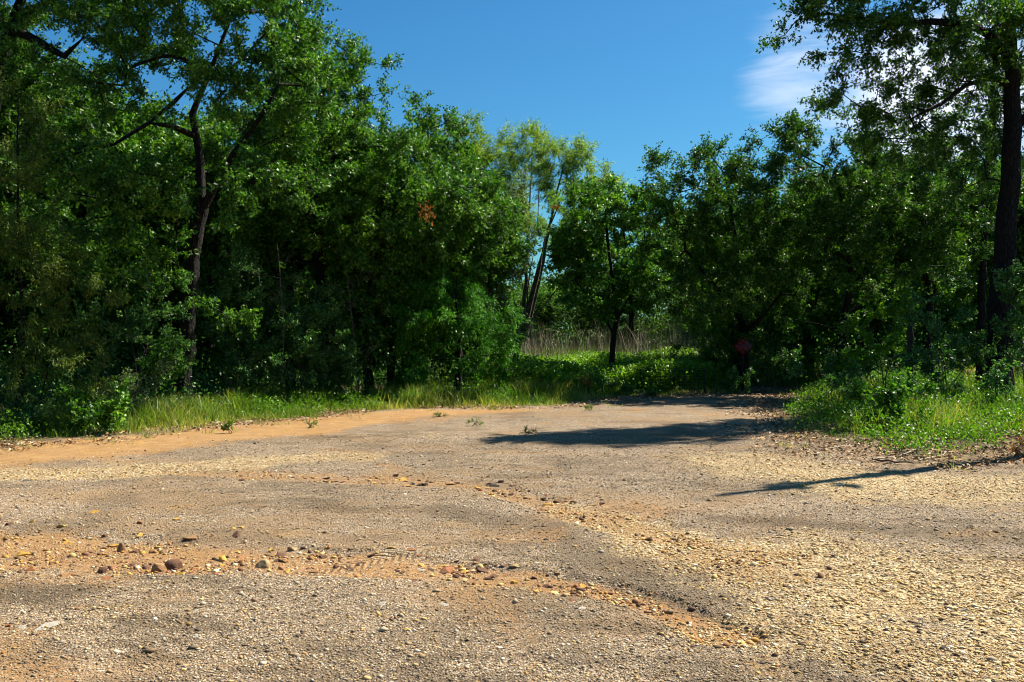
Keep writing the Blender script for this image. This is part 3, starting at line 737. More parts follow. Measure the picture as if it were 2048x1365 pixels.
droopy('juniper_tree', 'bright green rounded juniper in front of the clearing', 915, 21.7,
    [lob(925, 545, 21.7, 70, 50), lob(905, 610, 21.4, 95, 60), lob(975, 640, 21.3, 62, 62), lob(870, 680, 21.3, 75, 55), lob(955, 700, 21.2, 80, 48), lob(850, 610, 21.5, 60, 60), lob(905, 735, 21.2, 90, 25)], 9, mat='juniper', top=490, dens=11, nl=112, leaf_scale=1.3)
# understory
def shrub(name, label, px, d, lobes, seed, mat='yaupon', kind='small', dens=9, nl=112, group=None, cat='shrub', stems=4, leaf_scale=1.0, bark='bark_grey', twig=.3):
    tr = []
    r = random.Random(seed)
    for k_ in range(stems):
        l = lobes[k_ % len(lobes)]; b = gpt(px, d); x0 = b[0]+r.uniform(-.12, .12); y0 = b[1]+r.uniform(-.1, .1)
        z0 = float(gz(x0, y0))-.04
        tr.append([(x0, y0, z0, .013), ((x0*.6+l[0]*.4)+r.uniform(-.1, .1), (y0*.6+l[1]*.4), z0*.6+l[2]*.4, .010), (l[0], l[1], l[2], .006)])
    trr = [tr[0]]+tr[1:]
    return make_tree(name, label, cat, gpt(px, d), trr, lobes, seed=seed, kind=kind, mat=mat, bark=bark, dens=dens, nl=nl, twig=twig, tip=.003, part='foliage', trunk_part='stem', leaf_scale=leaf_scale, group=group, clump=0)
shrub('yaupon_shrub', 'tall rounded grey green yaupon below the stepped skyline oak', 610, 20.2,
    [lob(600, 620, 20.2, 95, 60), lob(650, 680, 20, 90, 60), lob(560, 690, 20, 80, 60), lob(610, 735, 20, 110, 40)], 21)
shrub('yaupon_shrub', 'dark yaupon at the right foot of the forked oak', 470, 19.4,
    [lob(460, 640, 19.4, 75, 70), lob(500, 720, 19.1, 70, 50), lob(440, 735, 19, 60, 40), lob(500, 560, 19.4, 70, 60)], 22, dens=7)
shrub('yaupon_shrub', 'dark yaupon between the cedar and the forked oak', 260, 17.2,
    [lob(250, 620, 17.2, 90, 60), lob(290, 700, 16.8, 80, 55), lob(200, 700, 16.6, 70, 50), lob(320, 600, 17.4, 60, 60)], 23, dens=7)
shrub('silvery_shrub', 'pale silvery leaved shrub at the wood edge below the forked oak', 295, 16.3,
    [lob(290, 760, 16.2, 50, 40), lob(300, 800, 16.1, 55, 30), lob(250, 795, 16.1, 35, 30)], 24, mat='grey', dens=14, nl=80, leaf_scale=.8)
shrub('leafy_shrub', 'low bright leafy shrub at the cedar foot', 195, 14.9,
    [lob(200, 810, 14.7, 60, 28), lob(150, 840, 14.6, 45, 20), lob(240, 840, 14.7, 45, 20)], 25, mat='oak', kind='broad', dens=16, nl=70, leaf_scale=.9)
shrub('yaupon_shrub', 'dark yaupon between the two smaller oak trunks', 715, 21.6,
    [lob(720, 620, 21.6, 80, 60), lob(700, 700, 21.4, 70, 40), lob(760, 560, 21.8, 80, 60), lob(830, 700, 22.2, 50, 35, k=.5)], 26, dens=6)
shrub('yaupon_shrub', 'small yaupon in the dark gap at the far left edge', 40, 15.0,
    [lob(60, 840, 14.8, 60, 28), lob(10, 820, 15, 50, 35)], 27, dens=9)

# --- feathery pale trees behind the clearing
def willow(px, top, d, lean, lobes, seed, label):
    return make_tree('willow_tree', label, 'tree', gpt(px, d),
        [trk([(px, 730, d, 5), (px+lean*.45, 560, d, 4), (px+lean*.75, 420, d, 2.8), (px+lean, top+50, d, .9)], 1),
         trk([(px+lean*.35, 600, d, 2.6), (px+lean*.35-25, 430, d, 1.8), (px+lean*.5-22, top+130, d, .7)])],
        lobes, seed=seed, kind='willow', mat='willow', bark='bark_willow', dens=4.2, nl=126, twig=.6, clump=.40, droop=.25, leaf_scale=1.5, jit=.10)
willow(990, 235, 36, -45, [lob(940, 300, 36, 38, 65), lob(990, 325, 36, 50, 70), lob(920, 340, 36, 40, 60), lob(950, 400, 36, 50, 60), lob(1015, 420, 36, 40, 60), lob(975, 480, 36, 55, 50)], 31, 'pale feathery tree, leftmost of the three above the clearing')
willow(1040, 250, 36, 25, [lob(1063, 300, 36, 38, 55), lob(1065, 440, 36, 26, 45, k=.4), lob(1050, 380, 36, 22, 35, k=.5), lob(1075, 370, 36, 22, 40, k=.5)], 32, 'slender upright feathery tree in the middle of the three')
willow(1035, 270, 34, 95, [lob(1115, 325, 34, 40, 55), lob(1155, 340, 34, 36, 50), lob(1190, 375, 34, 42, 52), lob(1120, 400, 34, 38, 55), lob(1165, 430, 34, 45, 50), lob(1110, 470, 34, 40, 40, k=.6), lob(1140, 300, 34, 30, 35)], 33, 'leaning feathery tree, rightmost of the three above the clearing')
make_tree('leaning_tree', 'thin bare leaning trunks crossing over the clearing', 'tree', gpt(1015, 26),
    [trk([(1015, 735, 26, 7), (1050, 650, 26, 6), (1072, 560, 26, 5), (1090, 480, 26, 4), (1125, 390, 26, 2)], 1),
     trk([(1040, 668, 26, 5), (1085, 615, 26, 4), (1120, 570, 26, 2.5), (1180, 520, 26, 1.5)]),
     trk([(1050, 650, 26, 4), (1058, 560, 26, 3), (1075, 450, 26, 2), (1078, 380, 26, 1)])],
    [lob(1120, 420, 26, 40, 45), lob(1160, 520, 26, 45, 45, k=.6), lob(1040, 500, 26, 20, 35, k=.5)], seed=34, dens=4, nl=63, mat='bright', kind='small', leaf_scale=1.3, bark='bark_willow')
# --- centre
make_tree('elm_tree', 'slim dark trunked young tree in the middle of the clearing', 'tree', gpt(1222, 25),
    [trk([(1220, 800, 25, 6.5), (1225, 700, 25, 6), (1232, 640, 25, 5.5), (1225, 560, 25, 4), (1215, 480, 25, 3), (1210, 400, 25, 2)], 1),
     trk([(1231, 645, 25, 4), (1262, 590, 25, 3), (1285, 520, 25, 2), (1290, 450, 25, 1.5)]), trk([(1226, 660, 25, 3), (1180, 600, 24.8, 2.5), (1150, 560, 24.6, 2)])],
    [lob(1190, 425, 25, 70, 55), lob(1140, 470, 25, 50, 60), lob(1150, 490, 25, 60, 55), lob(1255, 425, 25, 62, 48), lob(1300, 450, 25.3, 40, 50), lob(1200, 530, 24.8, 95, 55), lob(1160, 590, 24.8, 60, 45, k=.7), lob(1275, 540, 25, 60, 70), lob(1260, 610, 25, 70, 30, k=.7)],
    seed=41, dens=7, nl=105, clump=.3, mat='oak', kind='small', leaf_scale=1.45, tonebias=-.05, extra_dead=[(*P(1110, 414, 24.2), [.06, .05, .035], 22)])
make_tree('oak_tree', 'mid green tree filling the gap behind the slim young tree', 'tree', gpt(1265, 38),
    [trk([(1265, 740, 38, 6), (1262, 620, 38, 5), (1250, 500, 38, 3), (1245, 430, 38, 1.5)], 1)],
    [lob(1215, 430, 38, 50, 40), lob(1270, 450, 38, 50, 50), lob(1320, 440, 38, 45, 60), lob(1240, 520, 38, 75, 50), lob(1310, 540, 38, 60, 50), lob(1170, 500, 38, 50, 60), lob(1140, 580, 38, 60, 35, k=.7)],
    seed=48, dens=3.5, nl=77, leaf_scale=1.5, mat='oak', clump=.34)
make_tree('oak_tree', 'round topped dark oak behind the red diamond marker', 'tree', gpt(1487, 26.2),
    [trk([(1487, 800, 26.2, 12), (1485, 700, 26.2, 11), (1480, 600, 26, 9), (1470, 480, 24.5, 6), (1450, 350, 24.5, 3)], 1),
     trk([(1486, 665, 26.1, 7), (1520, 640, 24.2, 5), (1560, 590, 24, 3)]), trk([(1483, 640, 26, 7), (1420, 560, 24.2, 4), (1370, 500, 24, 3)])],
    [lob(1350, 385, 24.3, 58, 60), lob(1425, 345, 24.3, 78, 68), lob(1510, 350, 24.5, 80, 80), lob(1370, 480, 24, 75, 75), lob(1460, 450, 23.8, 100, 90), lob(1420, 570, 24, 100, 60), lob(1530, 550, 24, 90, 80), lob(1370, 590, 24.5, 50, 45, k=.7), lob(1325, 330, 24.3, 22, 20)],
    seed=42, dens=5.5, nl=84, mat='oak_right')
make_tree('oak_tree', 'dense oak with leaning twin trunks right of the diamond marker', 'tree', gpt(1680, 24),
    [trk([(1672, 770, 24, 10), (1685, 660, 24, 9), (1705, 560, 24, 7), (1690, 430, 24, 4), (1665, 350, 24, 2)], 1),
     trk([(1690, 650, 24, 7), (1725, 600, 24, 5), (1740, 520, 24, 4)])],
    [lob(1590, 310, 24.2, 75, 75), lob(1655, 290, 24, 70, 62), lob(1720, 340, 23.6, 90, 80), lob(1600, 430, 23.6, 90, 80), lob(1690, 460, 23.2, 100, 90), lob(1620, 570, 23.4, 90, 70), lob(1580, 270, 24.4, 40, 35)],
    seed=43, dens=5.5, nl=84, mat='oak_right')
make_tree('oak_tree', 'leafy oak between the twin trunked oak and the big right trunk', 'tree', gpt(1850, 23),
    [trk([(1850, 770, 23, 9), (1860, 600, 23, 8), (1840, 430, 23, 5), (1825, 360, 23, 2)], 1)],
    [lob(1800, 320, 23, 90, 80), lob(1880, 360, 22.6, 80, 80), lob(1800, 440, 22, 100, 90), lob(1900, 480, 22, 90, 80), lob(1780, 560, 22.4, 80, 60)],
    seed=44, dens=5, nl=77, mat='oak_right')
# big oak at right
make_tree('oak_tree', 'largest oak, tall dark trunk at the right edge with spreading limbs', 'tree', gpt(1998, 19),
    [trk([(2000, 800, 19, 38), (1998, 740, 19, 27), (2002, 640, 19, 24), (2008, 520, 19, 22), (2016, 400, 19, 20), (2022, 270, 19, 18), (2022, 150, 19, 15), (2010, 40, 19, 13), (2000, -80, 19, 10), (2010, -220, 19, 6)], 1),
     trk([(2018, 130, 19, 9), (1990, 85, 18.7, 8.5), (1940, 52, 18.4, 8), (1860, 45, 18.2, 7), (1790, 52, 18, 6), (1720, 42, 17.8, 5), (1650, 30, 17.6, 3.5), (1590, 45, 17.5, 2)]),
     trk([(2020, 165, 19, 7), (1975, 158, 18.8, 6), (1930, 172, 18.6, 5.5), (1880, 210, 18.4, 4), (1820, 240, 18.2, 2.5)]),
     trk([(1996, 90, 19, 6), (1930, 75, 19.4, 5), (1850, 70, 19.6, 4), (1780, 100, 19.8, 2)]),
     trk([(2022, 260, 19, 8), (2100, 180, 18.8, 5), (2180, 130, 18.6, 3)]),
     trk([(2002, -60, 19, 7), (1940, -140, 18.8, 5), (1870, -190, 18.6, 3)])],
    [lob(1610, 60, 17.6, 55, 48, k=1.0), lob(1680, 30, 17.6, 85, 50), lob(1690, 120, 17.9, 60, 45, k=.8), lob(1760, 20, 18, 90, 60), lob(1850, 20, 18.2, 90, 60), lob(1780, 130, 18.2, 80, 55, k=.9), lob(1700, 205, 18.4, 55, 38, k=.9), lob(1800, 215, 18.4, 90, 50, k=.9),
     lob(1880, 120, 18.4, 80, 60, k=.7), lob(1890, 260, 18.8, 80, 45, k=.8), lob(1960, 20, 18.6, 90, 80, k=.8), lob(1960, 220, 19.6, 60, 60, k=.5), lob(2060, 60, 18.6, 60, 120, k=.7), lob(2200, 0, 20.5, 100, 120),
     lob(1740, 270, 18.6, 60, 35, k=.8), lob(1840, 300, 18.8, 80, 40, k=.8), lob(1930, 330, 19.4, 60, 50, k=.8), lob(1920, 90, 19.4, 80, 70, k=.8), lob(1640, -10, 17.6, 70, 45), lob(1830, -130, 18.5, 110, 90), lob(1930, -180, 18.8, 140, 110), lob(1950, 130, 19.6, 80, 60), lob(1890, 190, 19.2, 90, 50), lob(2000, 230, 20, 60, 80), lob(1990, 340, 20, 60, 60, k=.7)],
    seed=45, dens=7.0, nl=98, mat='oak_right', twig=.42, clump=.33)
make_tree('oak_tree', 'thin second trunk with small crown left of the largest oak', 'tree', gpt(1955, 22),
    [trk([(1960, 760, 22, 9), (1965, 500, 22, 8), (1972, 330, 22, 7), (1985, 240, 22, 6), (1970, 180, 22, 4), (1940, 140, 22, 3)], 1),
     trk([(1983, 270, 22, 5), (2010, 180, 22, 3)])],
    [lob(1950, 300, 22, 60, 50, k=.6), lob(1960, 400, 21.6, 70, 60, k=.8), lob(1930, 540, 21, 70, 60, k=.7), lob(1950, 150, 22, 60, 50, k=.6)],
    seed=46, dens=5, nl=70, mat='oak_right')

# right understory
shrub('yaupon_shrub', 'yaupon leaning on the right side of the big right trunk', 2060, 17.6,
    [lob(2050, 560, 17.4, 45, 90), lob(2040, 680, 17.2, 38, 70), lob(2080, 740, 17.2, 60, 60), lob(2100, 600, 17.4, 60, 120)], 51, dens=8)
shrub('yaupon_shrub', 'leafy understory shrub between the dark post and the big right trunk', 1880, 18.2,
    [lob(1870, 640, 18.2, 60, 40, k=.7), lob(1900, 700, 18, 60, 45, k=.7), lob(1850, 720, 18, 50, 40, k=.8), lob(1940, 720, 18, 40, 35, k=.7)], 52, dens=8, leaf_scale=1.15)
shrub('bright_shrub', 'sunlit bright green shrub at the edge of the far meadow', 1925, 29,
    [lob(1935, 600, 29, 45, 30), lob(1900, 650, 29, 55, 35)], 53, mat='bright', kind='broad', dens=4.5, nl=84, leaf_scale=1.3, twig=.5)
shrub('yaupon_shrub', 'understory shrub left of the dark post', 1760, 20.5,
    [lob(1750, 660, 20.5, 65, 45), lob(1790, 710, 20.2, 55, 35), lob(1730, 720, 20, 55, 30), lob(1780, 610, 20.6, 55, 45)], 54, dens=7, mat='bright', leaf_scale=1.1)
shrub('leafy_shrub', 'rounded shrub with arching sprays out on the right grass bank', 1795, 14.9,
    [lob(1800, 800, 14.8, 55, 38), lob(1770, 780, 14.7, 40, 22, k=.8), lob(1820, 845, 14.6, 45, 22), lob(1780, 840, 14.5, 30, 22), lob(1730, 790, 14.8, 26, 10, k=1.2)], 55, mat='oak', dens=20, nl=84, leaf_scale=1.1, twig=.22)
shrub('leafy_shrub', 'low shrub at the shaded foot of the diamond marker', 1500, 24.4,
    [lob(1540, 740, 24.4, 60, 22), lob(1475, 758, 24.2, 45, 18), lob(1600, 740, 24.0, 55, 25)], 56, dens=7, leaf_scale=1.2)
shrub('leafy_shrub', 'shrub on the bank where the track disappears', 1650, 20.5,
    [lob(1650, 745, 20.5, 60, 22), lob(1700, 740, 20.3, 45, 25)], 57, dens=8, leaf_scale=1.1)
shrub('brown_shrub', 'half dead brown twiggy brush pile left of the slim young tree', 1110, 22.6,
    [lob(1110, 770, 22.5, 38, 18), lob(1150, 780, 22.4, 30, 14)], 58, mat='dead', kind='small', dens=14, nl=28, leaf_scale=.8)
shrub('dark_shrub', 'low dark shrub around the foot of the slim young tree', 1230, 23.4,
    [lob(1190, 775, 23.3, 50, 18), lob(1270, 780, 23.2, 50, 16)], 59, dens=10, leaf_scale=1.0)
for i, (px, d, h, lab) in enumerate([(1885, 16.2, 150, 'thin sapling right of the arching bank shrub'), (1875, 17.4, 190, 'taller of the thin saplings beside the dark post'), (1990, 15.6, 130, 'thin sapling before the big right trunk'), (1690, 18.5, 90, 'short sapling on the bank above the track')]):
    zb = HOR+CH*F/d
    make_tree('sapling', lab, 'sapling', gpt(px, d), [trk([(px, zb, d, 1.9), (px+4, zb-h*.5, d, 1.5), (px-3, zb-h, d, .8)], 1)],
        [lob(px, zb-h*.8, d, 30, h*.3, k=1), lob(px+10, zb-h*.5, d, 24, h*.25, k=.7)], seed=61+i, dens=9, nl=49, kind='small', mat='yaupon', bark='bark_grey', twig=.22, tip=.002, leaf_scale=1.1)
for i, (px, d, h, lab) in enumerate([(560, 19.2, 330, 'bare pale twiggy dead sapling in front of the left wood'), (700, 20.6, 260, 'bare dead sapling left of the rounded stepping down oak'), (880, 24.0, 250, 'thin leafless sapling behind the bright juniper'), (1030, 23.6, 210, 'thin leafless sapling at the right side of the bright juniper')]):
    zb = HOR+CH*F/d
    make_tree('dead_sapling', lab, 'dead tree', gpt(px, d), [trk([(px, zb, d, 2.2), (px+8, zb-h*.5, d, 1.6), (px-5, zb-h, d, .8)], 1)],
        [lob(px, zb-h*.8, d, 45, h*.28, k=.5), lob(px+10, zb-h*.45, d, 45, h*.25, k=.4)], seed=161+i, dens=5, nl=7, kind='small', mat='grey', bark='bark_grey', twig=.35, tip=.004)
# small plants out on the dirt
shrub('small_weed', 'small upright weed standing alone on the orange dirt', 458, CH*F/(868-HOR),
    [lob(456, 855, CH*F/(868-HOR), 9, 9)], 65, mat='bright', kind='broad', dens=160, nl=21, leaf_scale=.5, cat='weed', stems=2, twig=.06)
for i, (px, py, lab) in enumerate([(880, 836, 'small grass tuft on the dirt past the stepped verge'), (1060, 870, 'low weed on the sunny gravel centre'), (950, 850, 'flat weed left of the gravel centre'), (1180, 822, 'low tuft near the clearing edge'), (620, 855, 'flat weed on the orange dirt, mid left')]):
    d = CH*F/(py-HOR)
    shrub('small_weed', lab, px, d, [lob(px, py-3, d, 12, 4)], 70+i, mat='grass', kind='willow', dens=110, nl=14, leaf_scale=.55, cat='weed', stems=2, twig=.07)

# off-frame slender oak whose shadow crosses the gravel at the right
sx_, sy_ = 7.75, 13.1
make_tree('slender_oak_tree', 'slender oak just outside the right edge whose shadow crosses the gravel', 'tree', (sx_, sy_),
    [[(sx_, sy_, -.05, .15), (sx_+.05, sy_, 2.5, .13), (sx_, sy_+.05, 5.0, .11), (sx_, sy_, 6.9, .075), (sx_, sy_, 8.1, .061)], [(sx_, sy_, 4.6, .04), (sx_+.25, sy_+.1, 6.0, .02)]],
    [(sx_+.05, sy_, 5.6, .16, .28, .9), (sx_, sy_, 6.9, .09, .12, .3), (sx_+.2, sy_+.2, 3.2, .15, .15, .5)], seed=80, dens=16, nl=70, twig=.2)

# ------------------------------------------------------------------ deeper wood (copies)
def template(seed, mat, kind='oak', ls=1.25):
    r = random.Random(seed)
    lobes = [(r.uniform(-1.3, 1.3), r.uniform(-1.2, 1.2), r.uniform(2.6, 6.4), r.uniform(1.1, 1.7), r.uniform(1.0, 1.5), r.uniform(.9, 1.4)) for _ in range(9)]
    lobes += [(r.uniform(-1, 1), r.uniform(-1, 1), r.uniform(1.0, 2.2), 1.5, 1.3, .9) for _ in range(3)]
    return lobes
def background():
    spots = []
    for row, (d, n, x0, x1) in enumerate([(23.5, 9, -17, -1.5), (28, 9, -20, -4), (33, 10, -24, -6)]):
        for i in range(n): spots.append((x0+(x1-x0)*i/(n-1)+random.uniform(-.6, .6), d+random.uniform(-1, 1), random.uniform(.78, 1.0), 'left'))
    for row, (d, n, x0, x1) in enumerate([(27.5, 6, 6.2, 15.5), (33, 6, 7, 22), (40, 9, -3, 26)]):
        for i in range(n): spots.append((x0+(x1-x0)*i/(n-1)+random.uniform(-.5, .5), d+random.uniform(-1, 1), random.uniform(.7, .95), 'right'))
    protos = []
    for k_ in range(3):
        L = template(90+k_, 'oak')
        protos.append((k_, L))
    made = {}
    for i, (x, y, s, side) in enumerate(spots):
        # keep a gap to the far meadow and the sky opening
        if side == 'right' and 1905 < 1024+x/y*F < 1990 and y < 40: continue
        k_ = i % 3
        lab = 'oak deeper in the left wood, half hidden behind the front row' if side == 'left' else 'oak deeper in the right wood, half hidden behind the front row'
        grp = f'oaks deeper in the {side} wood'
        if k_ not in made:
            root = make_tree('oak_tree', lab, 'tree', (0, 0), [[(0, 0, -.1, .14), (.1, 0, 1.5, .12), (-.1, .1, 3.5, .09), (.1, 0, 5.6, .04)], [(0, 0, 2, .07), (.9, .3, 4, .04)]],
                             protos[k_][1], seed=100+k_, dens=2.6, nl=70, leaf_scale=1.45, group=grp, twig=.5, mat='oak' if k_ else 'oak_right')
            made[k_] = root
        else:
            src = made[k_]; root = src.copy(); COL.objects.link(root); tag(root, lab, 'tree', grp)
            for ch in list(src.children):
                c = ch.copy(); COL.objects.link(c); c.parent = root
        # height follows the skyline: nothing may rise above it
        skyl = np.interp(1024+x/y*F, [-500, 520, 600, 700, 780, 920, 1040, 1240, 1300, 1420, 1560, 1640, 2048], [-150, -100, 20, 130, 190, 330, 560, 560, 470, 370, 330, 300, 270])
        H = (HOR-skyl)/F*y+CH
        sc = min(s*1.15, H/7.9)
        root.location = (x, y, float(gz(x, y))); root.rotation_euler = (0, 0, random.uniform(0, 6.28)); root.scale = (max(sc, .75), max(sc, .75), sc)
background()
# brush that closes the floor of the wood
def underbrush():
    r = np.random.default_rng(77)
    V = []; I = []; T = []; off = 0
    n = 1500
    x = r.uniform(-20, 24, n); y = r.uniform(16, 44, n); s = verge(x, y)
    px = 1024+x/y*F
    keep = (s > 1.2) & ~((px > 1010) & (px < 1480) & (y < 36)) & ~((px > 1890) & (px < 2000) & (y > 21)) & ~((px > 1480) & (y < 21)) & (y-13 > 0) & ~((px > 740) & (px < 800) & (y < 21.5))
    x, y = x[keep], y[keep]; h = r.uniform(.4, 1.5, len(x))
    m = 230
    ii = np.repeat(np.arange(len(x)), m); N = len(ii)
    p = np.stack([x[ii]+r.normal(0, .38, N), y[ii]+r.normal(0, .38, N), 0*ii], 1)
    p[:, 2] = gz(x, y)[ii]+np.abs(r.normal(0, .5, N))*h[ii]
    LV, LI, LT = leaves(p, r.normal(size=(N, 3)), 'broad', .95, r, np.clip(r.normal(.35, .2, N), 0, 1))
    me = new_mesh('underbrush', LV, np.full(len(LI), 3), LI, M['yaupon'], {'tone': LT})
    tag(link('underbrush', me), 'tangled low brush on the floor of the wood', 'undergrowth', kind='stuff')
underbrush()
def distant():
    r = np.random.default_rng(78)
    n = 1400; x = r.uniform(-75, 75, n); y = 62+r.uniform(0, 16, n); top = 3.6+2.6*fbm(x*.12, y*0, 3, 4)
    m = 240; ii = np.repeat(np.arange(n), m); N = len(ii)
    z = r.uniform(.02, 1, n)*top
    p = np.stack([x[ii]+r.normal(0, .9, N), y[ii]+r.normal(0, .9, N), z[ii]+r.normal(0, .5, N)], 1); p[:, 2] = np.maximum(p[:, 2], .05)
    LV, LI, LT = leaves(p, r.normal(size=(N, 3)), 'broad', 3.2, r, np.clip(r.normal(.5, .2, N), 0, 1))
    tag(link('distant_wood', new_mesh('distant_wood', LV, np.full(len(LI), 3), LI, M['far'], {'tone': LT})), 'far wooded belt closing the view behind the clearing', 'wood', kind='stuff')
distant()

# ------------------------------------------------------------------ grass, weeds, stalks, litter
def blades(x, y, h, w, lean, tone, r, mat_attr='tone', z0=None):
    n = len(x); z = gz(x, y) if z0 is None else z0
    a = r.uniform(0, 2*math.pi, n); dx, dy = np.cos(a), np.sin(a)
    f = r.uniform(0, 2*math.pi, n); sx, sy = np.cos(f)*w/2, np.sin(f)*w/2
    V = []
    for t, wf in ((0, 1), (.4, .85), (.75, .5)):
        bx = x+dx*lean*h*t*t; by = y+dy*lean*h*t*t; bz = z-.01+h*t*(1-.25*lean*t)
        V += [np.stack([bx-sx*wf, by-sy*wf, bz], 1), np.stack([bx+sx*wf, by+sy*wf, bz], 1)]
    V.append(np.stack([x+dx*lean*h, y+dy*lean*h, z+h*(1-.25*lean)], 1))
    V = np.stack(V, 1).reshape(-1, 3); o = (np.arange(n)*7)[:, None]
    q = (np.array([0, 1, 3, 2, 2, 3, 5, 4])[None]+o).reshape(-1, 2, 4); t3 = np.array([4, 5, 6])[None]+o
    I = np.concatenate([q.reshape(-1, 4).ravel(), t3.ravel()]); S_ = np.concatenate([np.full(2*n, 4), np.full(n, 3)])
    return V, S_, I, np.repeat(tone, 7, 0)
def grass():
    r = np.random.default_rng(12)
    def field(n, x0, x1, y0, y1): return r.uniform(x0, x1, n), r.uniform(y0, y1, n)
    x, y = field(900000, -9.5, 12, 11, 31)
    s = verge(x, y); px = 1024+x/y*F
    cl = fbm(x*1.6, y*1.6, 3, 14)
    tuft = .30*sstep(.66, .76, fbm(x*2.6, y*2.6, 2, 17))*sstep(-1.6, -.1, s)*((px < 1250) | (px > 1560))
    left = (px < 1010) & (s > -.35) & (s < 3.2)
    mid = (px >= 1010) & (px < 1500) & (s > -.3) & (s < 6)
    right = (px >= 1500) & (s > -.3) & (s < 9) & (y < 27)
    pr = np.where(left, sstep(-.35, .5, s)*sstep(3.2, 2.2, s)*sstep(.25, .6, cl+sstep(200, 500, px)*.22), 0)*1.0
    pr = np.where(mid, sstep(-.3, .5, s)*.8*sstep(.25, .55, cl+.12), pr)
    pr = np.where(right, sstep(-.2, 2.2, s)*.75*sstep(.40, .66, cl+sstep(.5, 2.5, s)*.12), pr)
    pr = np.maximum(pr*(1-.55*sstep(.5, .62, fbm(x*4, y*4, 2, 37))*sstep(1.0, .2, s)), tuft)
    keep = r.uniform(0, 1, len(x)) < pr*.75
    x, y, s, cl, px = x[keep], y[keep], s[keep], cl[keep], px[keep]; n = len(x)
    h = (.05+.20*sstep(-.1, 1.3, s))*np.exp(r.normal(0, .4, n))*(.5+1.1*sstep(.35, .7, cl))
    h = np.where((px > 420) & (px < 1300), h*(.55+.9*fbm(x*2.1, y*2.1, 2, 63)), h); h = np.where(px < 330, h*.75, np.where(px > 1520, h*.62, h)); h = np.clip(h, .03, .5)
    tone = np.clip(.46+(.3-sstep(0, .9, s)*.35)+r.normal(0, .25, n)+(.5-fbm(x*.9, y*.9, 2, 15))*1.1, 0, 1)
    V, S_, I, T = blades(x, y, h, r.uniform(.005, .010, n)*(1+y*.03), r.uniform(.1, .9, n), tone, r)
    tag(link('grass', new_mesh('grass', V, S_, I, M['grass'], {'tone': T})), 'uneven green grass along the edge of the wood and bank', 'grass', kind='stuff')
    # far meadow seen beside the right trunk, and the clearing floor
    x = r.uniform(8, 30, 60000); y = r.uniform(30, 58, 60000)
    V, S_, I, T = blades(x, y, r.uniform(.1, .35, len(x)), np.full(len(x), .02), r.uniform(.2, .9, len(x)), np.clip(r.normal(.75, .15, len(x)), 0, 1), r)
    tag(link('meadow_grass', new_mesh('meadow_grass', V, S_, I, M['grass'], {'tone': T})), 'sunlit grass of the far meadow seen past the right trunk', 'grass', kind='stuff')
    # leafy ground cover in the clearing
    n = 1100; x = r.uniform(-1.2, 5.2, n); y = r.uniform(22.6, 29, n); s = verge(x, y); k_ = s > .9; x, y = x[k_], y[k_]
    hh = .35+.50*fbm(x*.9, y*.9, 2, 19); m = 150; ii = np.repeat(np.arange(len(x)), m); N = len(ii)
    p = np.stack([x[ii]+r.normal(0, .17, N), y[ii]+r.normal(0, .17, N), 0*ii], 1); p[:, 2] = gz(x, y)[ii]+r.uniform(.02, 1.1, N)*hh[ii]
    LV, LI, LT = leaves(p, r.normal(size=(N, 3)), 'cover', .9, r, np.clip(r.normal(.75, .2, N), 0, 1))
    tag(link('ground_cover', new_mesh('ground_cover', LV, np.full(len(LI), 3), LI, M['bright'], {'tone': LT})), 'bright green leafy vines carpeting the clearing', 'ground cover', kind='stuff')
    # mixed weeds in the verge
    n = 2600; x = r.uniform(-9, 11, n); y = r.uniform(12.5, 25, n); s = verge(x, y); px = 1024+x/y*F
    k_ = (s > .25) & (((px < 1020) & (s < 2.3)) | ((px > 1560) & (s < 7))) & (fbm(x*1.3, y*1.3, 2, 25) > np.where(px < 320, .58, .44)); x, y = x[k_], y[k_]
    m = 90; ii = np.repeat(np.arange(len(x)), m); N = len(ii); hh = r.uniform(.12, .42, len(x))
    p = np.stack([x[ii]+r.normal(0, .13, N), y[ii]+r.normal(0, .13, N), 0*ii], 1); p[:, 2] = gz(x, y)[ii]+r.uniform(.02, 1.0, N)*hh[ii]
    LV, LI, LT = leaves(p, r.normal(size=(N, 3)), 'broad', .55, r, np.clip(r.normal(.4, .2, N), 0, 1))
    tag(link('weeds', new_mesh('weeds', LV, np.full(len(LI), 3), LI, M['bright'], {'tone': LT})), 'small leafy weeds growing through the verge grass', 'weeds', kind='stuff')
grass()
